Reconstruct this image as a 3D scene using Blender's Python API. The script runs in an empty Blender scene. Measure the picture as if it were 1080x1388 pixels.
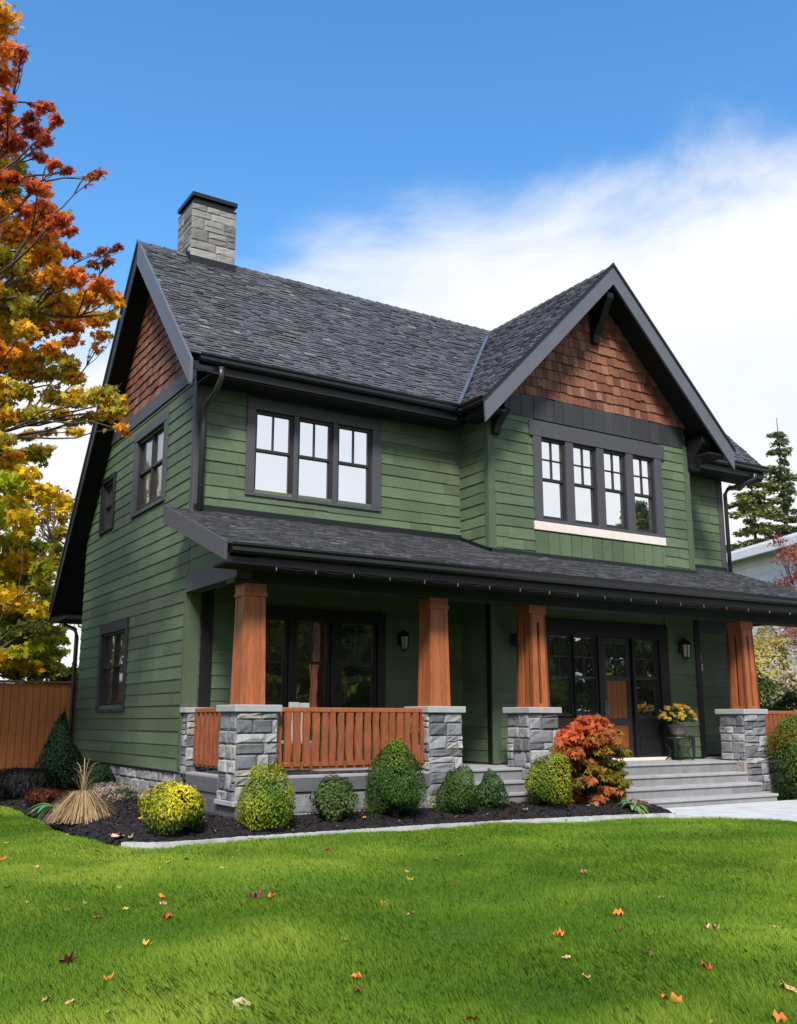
import bpy, math, random
import numpy as np
from mathutils import Vector, Matrix
R = math.radians
rng = random.Random(7)
nrg = np.random.default_rng(7)
scene = bpy.context.scene
COL = scene.collection

# ------------------------------------------------------------------ camera
cam = bpy.data.cameras.new('camera')
camo = bpy.data.objects.new('camera', cam); COL.objects.link(camo)
camo.location = (-5.45, -15.072, 1.513)
yaw, pit = R(58.031), R(11.934)
fw = Vector((math.cos(yaw)*math.cos(pit), math.sin(yaw)*math.cos(pit), math.sin(pit)))
camo.rotation_euler = fw.to_track_quat('-Z', 'Y').to_euler()
cam.sensor_fit = 'HORIZONTAL'; cam.sensor_width = 36.0; cam.lens = 44.415
cam.clip_start = 0.1; cam.clip_end = 2000
scene.camera = camo

# ------------------------------------------------------------------ sun and sky
SUN_DIR = Vector((-0.56, -0.83, 0)).normalized(); SUN_EL = R(47)
sv = Vector((SUN_DIR.x*math.cos(SUN_EL), SUN_DIR.y*math.cos(SUN_EL), math.sin(SUN_EL)))
sl = bpy.data.lights.new('sun', 'SUN'); sl.energy = 2.4; sl.angle = R(12); sl.color = (1.0, 0.955, 0.89)
so = bpy.data.objects.new('sun', sl); COL.objects.link(so)
so.rotation_euler = sv.to_track_quat('Z', 'Y').to_euler(); so.location = (0, -20, 30)

def build_world():
    w = bpy.data.worlds.new('World'); scene.world = w; w.use_nodes = True
    nt = w.node_tree; N = nt.nodes; L = nt.links
    N.clear()
    out = N.new('ShaderNodeOutputWorld'); bg = N.new('ShaderNodeBackground'); bg.inputs['Strength'].default_value = 0.085
    sky = N.new('ShaderNodeTexSky'); sky.sky_type = 'NISHITA'; sky.sun_disc = False
    sky.sun_elevation = SUN_EL; sky.sun_rotation = math.atan2(SUN_DIR.x, SUN_DIR.y)
    sky.air_density = 1.0; sky.dust_density = 0.2; sky.ozone_density = 2.5
    hsv = N.new('ShaderNodeHueSaturation'); hsv.inputs['Hue'].default_value = 0.497; hsv.inputs['Saturation'].default_value = 1.25; hsv.inputs['Value'].default_value = 1.34
    L.new(sky.outputs[0], hsv.inputs['Color'])
    tc = N.new('ShaderNodeTexCoord')
    def math_(op, a, b=None, clamp=False):
        m = N.new('ShaderNodeMath'); m.operation = op; m.use_clamp = clamp
        for i, x in enumerate((a, b)):
            if x is None: continue
            if isinstance(x, (int, float)): m.inputs[i].default_value = x
            else: L.new(x, m.inputs[i])
        return m.outputs[0]
    mp = N.new('ShaderNodeMapping'); mp.inputs['Scale'].default_value = (1.0, 1.0, 1.7); mp.inputs['Rotation'].default_value = (0.25, 0.0, 0.5)
    L.new(tc.outputs['Generated'], mp.inputs[0])
    n1 = N.new('ShaderNodeTexNoise'); n1.inputs['Scale'].default_value = 2.2; n1.inputs['Detail'].default_value = 8; n1.inputs['Roughness'].default_value = 0.58; n1.inputs['Distortion'].default_value = 0.5
    L.new(mp.outputs[0], n1.inputs['Vector'])
    n2 = N.new('ShaderNodeTexNoise'); n2.inputs['Scale'].default_value = 1.3; n2.inputs['Detail'].default_value = 5
    L.new(mp.outputs[0], n2.inputs['Vector'])
    sep = N.new('ShaderNodeSeparateXYZ'); L.new(tc.outputs['Generated'], sep.inputs[0])
    # the cloud bank stands higher towards +X -Y (to the right of the house)
    side = math_('ADD', math_('MULTIPLY', sep.outputs[0], 0.848), math_('MULTIPLY', sep.outputs[1], -0.530))
    sidec = math_('MINIMUM', math_('MAXIMUM', side, -0.36), 0.06)
    thr = math_('ADD', math_('MULTIPLY', sidec, 0.34), 0.505)
    amp = math_('MULTIPLY', math_('SUBTRACT', n1.outputs[0], 0.5), 0.46)
    amp2 = math_('MULTIPLY', math_('SUBTRACT', n2.outputs[0], 0.5), 0.20)
    d = math_('ADD', math_('ADD', math_('SUBTRACT', thr, sep.outputs[2]), amp), amp2)
    mr = N.new('ShaderNodeMapRange'); mr.interpolation_type = 'SMOOTHERSTEP'
    mr.inputs['From Min'].default_value = -0.05; mr.inputs['From Max'].default_value = 0.13
    L.new(d, mr.inputs['Value'])
    n3 = N.new('ShaderNodeTexNoise'); n3.inputs['Scale'].default_value = 4.0; n3.inputs['Detail'].default_value = 6
    L.new(mp.outputs[0], n3.inputs['Vector'])
    cr = N.new('ShaderNodeValToRGB')
    cr.color_ramp.elements[0].position = 0.3; cr.color_ramp.elements[0].color = (4.3, 4.6, 5.1, 1)
    cr.color_ramp.elements[1].position = 0.62; cr.color_ramp.elements[1].color = (5.0, 5.02, 5.08, 1)
    L.new(n3.outputs[0], cr.inputs[0])
    mix = N.new('ShaderNodeMix'); mix.data_type = 'RGBA'
    L.new(mr.outputs[0], mix.inputs['Factor']); L.new(hsv.outputs[0], mix.inputs[6]); L.new(cr.outputs[0], mix.inputs[7])
    L.new(mix.outputs[2], bg.inputs['Color']); L.new(bg.outputs[0], out.inputs[0])
build_world()
scene.view_settings.view_transform = 'Standard'; scene.view_settings.look = 'None'
scene.view_settings.exposure = 1.27; scene.view_settings.gamma = 1.0
scene.render.engine = 'CYCLES'
scene.cycles.max_bounces = 8; scene.cycles.diffuse_bounces = 3; scene.cycles.glossy_bounces = 4
scene.cycles.transmission_bounces = 4; scene.cycles.transparent_max_bounces = 6

# ------------------------------------------------------------------ materials
def mat(name, base=None, rough=0.8, var=0.0, namt=0.0, nscale=5.0, stretch=(1, 1, 1), bump=0.0, bscale=None,
        bdist=0.01, ramp=None, attr=None, spec=0.4, transl=0.0, huevar=0.0, namt2=0.0, nscale2=0.6, metal=0.0, coat=0.0):
    m = bpy.data.materials.new(name); m.use_nodes = True
    nt = m.node_tree; N = nt.nodes; L = nt.links
    b = N['Principled BSDF']; b.inputs['Roughness'].default_value = rough
    b.inputs['Specular IOR Level'].default_value = spec; b.inputs['Metallic'].default_value = metal
    b.inputs['Coat Weight'].default_value = coat
    geo = N.new('ShaderNodeNewGeometry')
    def math_(op, a, c):
        x = N.new('ShaderNodeMath'); x.operation = op
        for i, q in enumerate((a, c)):
            if isinstance(q, (int, float)): x.inputs[i].default_value = q
            else: L.new(q, x.inputs[i])
        return x.outputs[0]
    if attr:
        a = N.new('ShaderNodeAttribute'); a.attribute_name = attr; col = a.outputs['Color']
    elif ramp:
        cr = N.new('ShaderNodeValToRGB'); cr.color_ramp.interpolation = 'LINEAR'
        els = cr.color_ramp.elements
        while len(els) < len(ramp): els.new(0.5)
        for e, (p, c) in zip(els, ramp): e.position = p; e.color = (*c, 1)
        L.new(geo.outputs['Random Per Island'], cr.inputs[0]); col = cr.outputs[0]
    else:
        rgb = N.new('ShaderNodeRGB'); rgb.outputs[0].default_value = (*base, 1); col = rgb.outputs[0]
    mp = N.new('ShaderNodeMapping'); mp.inputs['Scale'].default_value = stretch
    L.new(geo.outputs['Position'], mp.inputs[0])
    fac = None
    if var:
        fac = math_('ADD', math_('MULTIPLY', geo.outputs['Random Per Island'], 2*var), 1-var)
    for am, sc, vec in ((namt, nscale, mp.outputs[0]), (namt2, nscale2, geo.outputs['Position'])):
        if am:
            no = N.new('ShaderNodeTexNoise'); no.inputs['Scale'].default_value = sc; no.inputs['Detail'].default_value = 6
            L.new(vec, no.inputs['Vector'])
            f2 = math_('ADD', math_('MULTIPLY', no.outputs[0], 4*am), 1-2*am)
            f2 = math_('MAXIMUM', f2, 0.05)
            fac = f2 if fac is None else math_('MULTIPLY', fac, f2)
    if fac is not None:
        vm = N.new('ShaderNodeVectorMath'); vm.operation = 'SCALE'
        L.new(col, vm.inputs[0]); L.new(fac, vm.inputs['Scale']); col = vm.outputs[0]
    if huevar:
        h = N.new('ShaderNodeHueSaturation')
        wn = N.new('ShaderNodeTexWhiteNoise'); wn.noise_dimensions = '1D'; L.new(geo.outputs['Random Per Island'], wn.inputs['W'])
        L.new(math_('ADD', math_('MULTIPLY', wn.outputs['Value'], 2*huevar), 0.5-huevar), h.inputs['Hue'])
        L.new(col, h.inputs['Color']); col = h.outputs[0]
    L.new(col, b.inputs['Base Color'])
    if bump:
        no = N.new('ShaderNodeTexNoise'); no.inputs['Scale'].default_value = bscale or nscale; no.inputs['Detail'].default_value = 6
        L.new(mp.outputs[0], no.inputs['Vector'])
        bp = N.new('ShaderNodeBump'); bp.inputs['Strength'].default_value = bump; bp.inputs['Distance'].default_value = bdist
        L.new(no.outputs[0], bp.inputs['Height']); L.new(bp.outputs[0], b.inputs['Normal'])
    if transl:
        t = N.new('ShaderNodeBsdfTranslucent'); L.new(col, t.inputs['Color'])
        mx = N.new('ShaderNodeMixShader'); mx.inputs[0].default_value = transl
        L.new(b.outputs[0], mx.inputs[1]); L.new(t.outputs[0], mx.inputs[2])
        L.new(mx.outputs[0], N['Material Output'].inputs['Surface'])
    return m

def glass_mat(name, refl, tint, wob=0.05):
    m = bpy.data.materials.new(name); m.use_nodes = True
    nt = m.node_tree; N = nt.nodes; L = nt.links
    b = N['Principled BSDF']; b.inputs['Base Color'].default_value = (*tint, 1); b.inputs['Roughness'].default_value = 0.3
    g = N.new('ShaderNodeBsdfGlossy'); g.inputs['Roughness'].default_value = 0.015; g.inputs['Color'].default_value = (0.97, 0.98, 1, 1)
    mx = N.new('ShaderNodeMixShader'); mx.inputs[0].default_value = refl
    geo = N.new('ShaderNodeNewGeometry')
    no = N.new('ShaderNodeTexNoise'); no.inputs['Scale'].default_value = 1.6; no.inputs['Detail'].default_value = 1
    L.new(geo.outputs['Position'], no.inputs['Vector'])
    bp = N.new('ShaderNodeBump'); bp.inputs['Strength'].default_value = wob; bp.inputs['Distance'].default_value = 0.05
    L.new(no.outputs[0], bp.inputs['Height']); L.new(bp.outputs[0], g.inputs['Normal'])
    L.new(b.outputs[0], mx.inputs[1]); L.new(g.outputs[0], mx.inputs[2]); L.new(mx.outputs[0], N['Material Output'].inputs['Surface'])
    return m

M = {}
M['green'] = mat('green_painted_siding', (0.084, 0.118, 0.062), 0.62, var=0.19, namt=0.14, nscale=3, stretch=(2, 2, 14), bump=0.45, bscale=9, bdist=0.007, namt2=0.19, nscale2=1.1)
M['greentrim'] = mat('green_trim_paint', (0.070, 0.098, 0.054), 0.6, var=0.05, namt=0.06, nscale=4, bump=0.1, bscale=30, bdist=0.003)
M['trim'] = mat('charcoal_trim_paint', (0.062, 0.060, 0.068), 0.55, var=0.06, namt=0.07, nscale=3, stretch=(3, 3, 3), bump=0.12, bscale=20, bdist=0.003)
M['barge'] = mat('grey_bargeboard_paint', (0.105, 0.108, 0.125), 0.5, var=0.05, namt=0.08, nscale=2.5, bump=0.1, bscale=20, bdist=0.003)
M['dark'] = mat('near_black_paint', (0.006, 0.006, 0.007), 0.5, var=0.1, namt=0.1, nscale=4)
M['black'] = mat('black_soffit_paint', (0.0035, 0.0035, 0.0045), 0.8, namt=0.1)
M['gutter'] = mat('black_metal_gutter', (0.007, 0.007, 0.008), 0.32, namt=0.1, nscale=3, spec=0.45)
M['pipe'] = mat('charcoal_metal_downspout', (0.03, 0.03, 0.033), 0.35, namt=0.1, nscale=6, spec=0.6)
M['beam'] = mat('dark_green_black_beam', (0.012, 0.015, 0.011), 0.6, namt=0.15, nscale=3, stretch=(.4, 3, 6), bump=0.1)
M['brownshingle'] = mat('cedar_shingle', rough=0.75, ramp=[(0, (0.105, 0.036, 0.020)), (0.4, (0.165, 0.060, 0.033)), (0.75, (0.205, 0.080, 0.045)), (1, (0.26, 0.12, 0.075))],
                        namt=0.22, nscale=14, stretch=(3, 3, 0.7), bump=0.5, bdist=0.006)
M['band'] = mat('charcoal_board_band', (0.034, 0.034, 0.037), 0.6, var=0.25, namt=0.1, nscale=8, stretch=(4, 4, .6), bump=0.2, bdist=0.004)
M['slate'] = mat('weathered_slate', rough=0.62, ramp=[(0, (0.055, 0.055, 0.058)), (0.35, (0.070, 0.069, 0.073)), (0.7, (0.085, 0.084, 0.088)), (0.95, (0.098, 0.096, 0.100)), (0.988, (0.115, 0.112, 0.115)), (1, (0.21, 0.185, 0.17))],
                 namt=0.25, nscale=13, bump=0.6, bscale=22, bdist=0.012, namt2=0.10, nscale2=0.7)
M['stone'] = mat('grey_ledge_stone', rough=0.85, ramp=[(0, (0.10, 0.10, 0.105)), (0.3, (0.17, 0.17, 0.18)), (0.6, (0.25, 0.25, 0.255)), (0.8, (0.36, 0.35, 0.34)), (0.9, (0.27, 0.23, 0.19)), (1, (0.46, 0.45, 0.44))],
                 namt=0.24, nscale=8, bump=0.7, bscale=16, bdist=0.02, namt2=0.08, nscale2=2.5)
M['stonebase'] = mat('beige_foundation_stone', rough=0.85, ramp=[(0, (0.20, 0.18, 0.165)), (0.4, (0.27, 0.245, 0.225)), (0.8, (0.34, 0.31, 0.285)), (1, (0.40, 0.37, 0.34))],
                     namt=0.22, nscale=7, bump=0.6, bscale=14, bdist=0.02)
M['chimstone'] = mat('grey_chimney_stone', rough=0.85, ramp=[(0, (0.13, 0.125, 0.115)), (0.5, (0.20, 0.19, 0.175)), (0.8, (0.25, 0.24, 0.22)), (1, (0.33, 0.31, 0.29))],
                     namt=0.16, nscale=7, bump=0.6, bscale=14, bdist=0.02)
M['mortar'] = mat('grey_mortar', (0.13, 0.125, 0.12), 0.9, namt=0.2, nscale=20, bump=0.4, bscale=40)
M['cap'] = mat('pale_cap_stone', (0.34, 0.345, 0.34), 0.75, var=0.06, namt=0.14, nscale=6, bump=0.35, bscale=25, bdist=0.005)
M['step'] = mat('grey_step_stone', rough=0.8, ramp=[(0, (0.15, 0.145, 0.145)), (0.5, (0.20, 0.195, 0.19)), (1, (0.26, 0.25, 0.245))], namt=0.16, nscale=5, bump=0.35, bscale=20, bdist=0.006)
M['tread'] = mat('pale_step_tread', rough=0.75, ramp=[(0, (0.28, 0.272, 0.27)), (1, (0.35, 0.34, 0.335))], namt=0.12, nscale=5, bump=0.3, bscale=25, bdist=0.004)
M['skirt'] = mat('grey_skirting_boards', (0.115, 0.112, 0.115), 0.65, var=0.15, namt=0.14, nscale=4, stretch=(1, 1, 5), bump=0.2, bdist=0.004)
M['wood'] = mat('stained_cedar', (0.315, 0.092, 0.031), 0.5, var=0.16, namt=0.40, nscale=9, stretch=(9, 9, .5), bump=0.35, bscale=10, bdist=0.003)
M['rail'] = mat('rustic_cedar_rail', (0.235, 0.066, 0.022), 0.6, var=0.22, namt=0.3, nscale=9, stretch=(5, 5, .7), bump=0.5, bdist=0.006)
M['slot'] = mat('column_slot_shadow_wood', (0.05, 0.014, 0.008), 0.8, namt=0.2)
M['fence'] = mat('cedar_fence_board', (0.48, 0.150, 0.036), 0.6, var=0.36, namt=0.25, nscale=8, stretch=(6, 6, .35), bump=0.3, bdist=0.004)
M['sash'] = mat('black_window_sash', (0.022, 0.021, 0.022), 0.45, namt=0.08)
M['sill'] = mat('pinkish_white_sill', (0.68, 0.60, 0.53), 0.6, namt=0.06, nscale=6)
M['glass'] = glass_mat('upper_window_glass', 0.86, (0.03, 0.035, 0.04))
M['glasslow'] = glass_mat('porch_window_glass', 0.48, (0.004, 0.004, 0.004), 0.12)
M['glassside'] = glass_mat('gable_window_glass', 0.30, (0.03, 0.022, 0.02), 0.5)
M['doorpanelrefl'] = mat('warm_door_wood_and_reflection', (0.20, 0.060, 0.020), 0.35, namt=0.3, nscale=7, stretch=(8, 8, .5))  # panel wood, also the painted brown reflection in the door's lower light
M['doorwood'] = mat('reddish_door_wood', (0.040, 0.013, 0.008), 0.4, namt=0.2, nscale=7, stretch=(6, 6, .5))
M['flash'] = mat('lead_flashing', (0.16, 0.175, 0.21), 0.4, namt=0.15, nscale=6, metal=0.5)
M['lampglass'] = mat('frosted_lamp_glass', (0.42, 0.39, 0.34), 0.3, namt=0.1)
M['concrete'] = mat('pale_concrete', (0.50, 0.495, 0.485), 0.85, namt=0.14, nscale=3, bump=0.3, bscale=40, bdist=0.004, namt2=0.06, nscale2=1.2)
M['curb'] = mat('weathered_concrete_edging', (0.42, 0.415, 0.40), 0.85, namt=0.28, nscale=5, bump=0.4, bscale=25, bdist=0.01)
M['mulch'] = mat('dark_mulch_soil', (0.012, 0.0085, 0.0080), 0.95, namt=0.4, nscale=30, bump=1.0, bscale=45, bdist=0.03)
M['chip'] = mat('dark_mulch_chip', rough=0.9, ramp=[(0, (0.006, 0.004, 0.004)), (0.8, (0.022, 0.014, 0.012)), (0.965, (0.04, 0.026, 0.02)), (1, (0.16, 0.11, 0.08))], namt=0.2)
M['ground'] = mat('lawn_soil', (0.036, 0.085, 0.012), 0.95, namt=0.3, nscale=9, bump=0.6, bscale=60, bdist=0.02, namt2=0.15)
M['grass'] = mat('grass_blade', attr='col', rough=0.6, spec=0.18, transl=0.5)
M['leaf'] = mat('leaf', attr='col', rough=0.6, spec=0.25, transl=0.55)
M['needle'] = mat('needle_spray', attr='col', rough=0.65, spec=0.2, transl=0.15)
M['dryleaf'] = mat('dry_leaf', attr='col', rough=0.7, spec=0.25, namt=0.15, nscale=40)
M['bark'] = mat('grey_brown_bark', (0.075, 0.055, 0.045), 0.9, namt=0.3, nscale=12, stretch=(2, 2, .6), bump=0.6, bdist=0.02)
M['palebark'] = mat('pale_grey_bark', (0.24, 0.20, 0.18), 0.9, namt=0.25, nscale=6)
M['twig'] = mat('dark_twig', (0.030, 0.022, 0.014), 0.9, namt=0.2)
M['white'] = mat('white_house_siding', (0.88, 0.84, 0.80), 0.7, namt=0.05, nscale=2)
M['nroof'] = mat('pale_grey_roofing', (0.46, 0.445, 0.45), 0.8, namt=0.1, nscale=4, bump=0.2)
M['terracotta'] = mat('grey_brown_glazed_pot', (0.16, 0.12, 0.115), 0.5, namt=0.15, nscale=10)
M['iron'] = mat('black_wrought_iron', (0.012, 0.012, 0.013), 0.5)
M['bulb'] = mat('clear_bulb', (0.07, 0.07, 0.065), 0.15)
M['chair'] = mat('pale_grey_chair_paint', (0.36, 0.37, 0.35), 0.6, namt=0.06)

# ------------------------------------------------------------------ mesh helpers
def fr(O, U, V):
    U = Vector(U); V = Vector(V)
    return (Vector(O), U, V, U.cross(V))
def FRONT(y): return fr((0, y, 0), (1, 0, 0), (0, 0, 1))       # u=x, v=z, n towards the viewer (-y)
def LEFT(x): return fr((x, 0, 0), (0, -1, 0), (0, 0, 1))        # u=-y, v=z, n=-x
def RIGHT(x): return fr((x, 0, 0), (0, 1, 0), (0, 0, 1))        # u=y, n=+x
def BACK(y): return fr((0, y, 0), (-1, 0, 0), (0, 0, 1))
def PT(F, u, v, n=0.0): return F[0]+F[1]*u+F[2]*v+F[3]*n

LOCAL = set()      # things whose meshes are modelled round their own base
class MB:
    def __init__(s): s.v = []; s.f = []
    def add(s, vs, fs):
        k = len(s.v); s.v += [tuple(x) for x in vs]; s.f += [tuple(i+k for i in f) for f in fs]
    def hexa(s, p):   # p: 4 bottom (ccw seen from above/front), 4 top
        s.add(p, [(3, 2, 1, 0), (4, 5, 6, 7), (0, 1, 5, 4), (1, 2, 6, 5), (2, 3, 7, 6), (3, 0, 4, 7)])
    def fbox(s, F, u0, u1, v0, v1, n0, n1):
        s.hexa([PT(F, u, v, n0) for u, v in ((u0, v0), (u1, v0), (u1, v1), (u0, v1))] + [PT(F, u, v, n1) for u, v in ((u0, v0), (u1, v0), (u1, v1), (u0, v1))])
    def box(s, x0, x1, y0, y1, z0, z1): s.fbox(fr((0, 0, 0), (1, 0, 0), (0, 1, 0)), x0, x1, y0, y1, z0, z1)
    def prism(s, F, pts, n0, n1):
        k = len(pts); vs = [PT(F, u, v, n0) for u, v in pts]+[PT(F, u, v, n1) for u, v in pts]
        s.add(vs, [tuple(range(k-1, -1, -1)), tuple(range(k, 2*k))]+[(i, (i+1) % k, k+(i+1) % k, k+i) for i in range(k)])
    def tube(s, pts, rad, seg=8, squash=1.0):
        pts = [Vector(p) for p in pts]
        if not hasattr(rad, '__len__'): rad = [rad]*len(pts)
        vs = []; fs = []
        ref = Vector((0.31, 0.17, 0.93))
        for i, p in enumerate(pts):
            d = (pts[min(i+1, len(pts)-1)]-pts[max(i-1, 0)])
            if d.length < 1e-9: d = Vector((0, 0, 1))
            d.normalize(); a = d.cross(ref)
            if a.length < 0.05: a = d.cross(Vector((1, 0, 0)))
            a.normalize(); b = d.cross(a)
            for j in range(seg):
                t = 2*math.pi*j/seg; vs.append(p+a*math.cos(t)*rad[i]+b*math.sin(t)*rad[i]*squash)
        for i in range(len(pts)-1):
            for j in range(seg):
                fs.append((i*seg+j, i*seg+(j+1) % seg, (i+1)*seg+(j+1) % seg, (i+1)*seg+j))
        fs.append(tuple(range(seg-1, -1, -1))); fs.append(tuple((len(pts)-1)*seg+j for j in range(seg)))
        s.add(vs, fs)
    def lathe(s, c, prof, seg=16):
        c = Vector(c); vs = []; fs = []
        for r, z in prof:
            for j in range(seg):
                t = 2*math.pi*j/seg; vs.append(c+Vector((r*math.cos(t), r*math.sin(t), z)))
        for i in range(len(prof)-1):
            for j in range(seg): fs.append((i*seg+j, i*seg+(j+1) % seg, (i+1)*seg+(j+1) % seg, (i+1)*seg+j))
        fs.append(tuple(range(seg-1, -1, -1))); fs.append(tuple((len(prof)-1)*seg+j for j in range(seg)))
        s.add(vs, fs)
    def build(s, name, m, parent=None, bevel=0.0, smooth=False):
        me = bpy.data.meshes.new(name); me.from_pydata(s.v, [], s.f); me.update()
        me.materials.append(m)
        o = bpy.data.objects.new(name, me); link(o, parent)
        if smooth: me.polygons.foreach_set('use_smooth', [True]*len(me.polygons))
        if bevel:
            b = o.modifiers.new('bevel', 'BEVEL'); b.width = bevel; b.segments = 2; b.limit_method = 'ANGLE'; b.angle_limit = R(40)
        return o

def link(o, parent=None):
    COL.objects.link(o)
    if parent is not None:
        o.parent = parent
        t = Vector((0, 0, 0)); p = parent
        while p is not None: t += p.location; p = p.parent
        q = parent
        while q.parent is not None: q = q.parent
        if q.name in LOCAL: t = Vector((0, 0, 0))
        o.location = -t
def tag(o, label=None, cat=None, group=None, kind=None):
    if label: o['label'] = label
    if cat: o['category'] = cat
    if group: o['group'] = group
    if kind: o['kind'] = kind
    return o
def thing(name, label, cat, loc=(0, 0, 0), group=None):
    o = bpy.data.objects.new(name, None); COL.objects.link(o); o.location = loc; o.empty_display_size = 0.2
    return tag(o, label, cat, group)

def mass_mesh(name, V, k, m, colors=None, parent=None, faces=None):
    """V: (N,k,3) array of N separate k-sided faces; colors (N,3)."""
    n = len(V); me = bpy.data.meshes.new(name)
    me.vertices.add(n*k); me.vertices.foreach_set('co', np.ascontiguousarray(V, dtype=np.float32).ravel())
    me.loops.add(n*k); me.loops.foreach_set('vertex_index', np.arange(n*k, dtype=np.int32))
    me.polygons.add(n); me.polygons.foreach_set('loop_start', np.arange(0, n*k, k, dtype=np.int32))
    me.polygons.foreach_set('loop_total', np.full(n, k, dtype=np.int32))
    me.update(calc_edges=True)
    if colors is not None:
        a = me.attributes.new('col', 'FLOAT_COLOR', 'FACE')
        c = np.ones((n, 4), dtype=np.float32); c[:, :3] = colors; a.data.foreach_set('color', c.ravel())
    me.materials.append(m)
    o = bpy.data.objects.new(name, me); link(o, parent)
    return o

MAPLE = np.array([(0, -.55, 0), (.16, -.2, .03), (.55, -.28, -.06), (.33, .02, .04), (.62, .32, -.1), (.24, .3, .05), (0, .72, -.1),
                  (-.24, .3, .05), (-.62, .32, -.1), (-.33, .02, .04), (-.55, -.28, -.06), (-.16, -.2, .03)])
KITE = np.array([(0, -.5, 0), (.24, .05, .05), (0, .55, -.05), (-.24, .05, .05)])
OVAL = np.array([(0, -.5, 0), (.22, -.2, .03), (.2, .2, .02), (0, .55, -.06), (-.2, .2, .02), (-.22, -.2, .03)])
SPRAY = np.array([(0, -.5, 0), (.10, -.2, 0), (.26, .15, .03), (.10, .2, 0), (0, .6, -.03), (-.10, .2, 0), (-.26, .15, .03), (-.10, -.2, 0)])

def oriented(tmpl, C, nrm, up, size, rs=nrg):
    """Places template faces at C facing nrm, long axis along up."""
    nrm = nrm/np.maximum(np.linalg.norm(nrm, axis=1, keepdims=True), 1e-6)
    t = up-nrm*np.sum(up*nrm, axis=1, keepdims=True)
    t /= np.maximum(np.linalg.norm(t, axis=1, keepdims=True), 1e-6)
    b = np.cross(t, nrm)
    s = np.asarray(size).reshape(-1, 1, 1)
    T = tmpl[None]
    return C[:, None, :]+s*(T[:, :, 0:1]*b[:, None]+T[:, :, 1:2]*t[:, None]+T[:, :, 2:3]*nrm[:, None])
def rvec(n):
    v = nrg.normal(size=(n, 3)); return v/np.linalg.norm(v, axis=1, keepdims=True)

# ------------------------------------------------------------------ shingles, stones, walls
def cut(segs, a, b):
    out = []
    for s0, s1 in segs:
        if b <= s0 or a >= s1: out.append((s0, s1)); continue
        if a > s0: out.append((s0, a))
        if b < s1: out.append((b, s1))
    return out
def shingles(mb, F, lo, hi, v0, v1, expo, wmin, wmax, th, gap=0.004, jit=0.3, holes=(), lap=1.12, ragged=0.1):
    if not callable(lo): l_ = lo; lo = lambda v: l_
    if not callable(hi): h_ = hi; hi = lambda v: h_
    v = v0
    while v < v1-0.02:
        va = v; vb = min(v+expo*lap, v1)
        segs = [(min(lo(va), lo(vb)), max(hi(va), hi(vb)))]
        for h in holes:
            if min(va+expo, h[3])-max(va, h[2]) > 0.2*expo: segs = cut(segs, h[0], h[1])
        for s0, s1 in segs:
            a = s0-rng.random()*wmax*0.8
            while a < s1:
                b = a+rng.uniform(wmin, wmax)
                if b > s1-wmin*0.3: b = s1+1e-4
                A, B_ = max(a, s0)+gap/2, min(b, s1)-gap/2
                rv = rng.uniform(-1, 1)*ragged*expo; t = th*(1+jit*rng.uniform(-1, 1))
                vv = va+rv if v > v0 else va+abs(rv)*.3
                a0 = max(A, lo(va)); b0 = min(B_, hi(va)); a1 = max(A, lo(vb)); b1 = min(B_, hi(vb))
                a = b
                if b0-a0 < 0.003 and b1-a1 < 0.003: continue
                if b0 < a0: a0 = b0 = min(max((a0+b0)/2, lo(va)), hi(va))
                if b1 < a1: a1 = b1 = min(max((a1+b1)/2, lo(vb)), hi(vb))
                tk = t*(1+0.25*jit*rng.uniform(-1, 1)); tt = 0.12*th
                p = [PT(F, a0, vv, 0), PT(F, b0, vv, 0), PT(F, b0, vv, t), PT(F, a0, vv, tk), PT(F, b1, vb, tt), PT(F, a1, vb, tt), PT(F, a1, vb, 0), PT(F, b1, vb, 0)]
                mb.add(p, [(0, 1, 2, 3), (3, 2, 4, 5), (0, 3, 5, 6), (1, 7, 4, 2)])
        v += expo
def walls(mb, F, u0, u1, v0, v1, holes, n0, n1):
    us = sorted({u0, u1, *[min(max(h[i], u0), u1) for h in holes for i in (0, 1)]}); vs = sorted({v0, v1, *[min(max(h[i], v0), v1) for h in holes for i in (2, 3)]})
    for a, b in zip(us, us[1:]):
        run = None
        for c, d in zip(vs, vs[1:]):
            inh = any(h[0] <= (a+b)/2 <= h[1] and h[2] <= (c+d)/2 <= h[3] for h in holes)
            if inh:
                if run: mb.fbox(F, a, b, run[0], run[1], n0, n1); run = None
            else: run = (run[0] if run else c, d)
        if run: mb.fbox(F, a, b, run[0], run[1], n0, n1)
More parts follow.
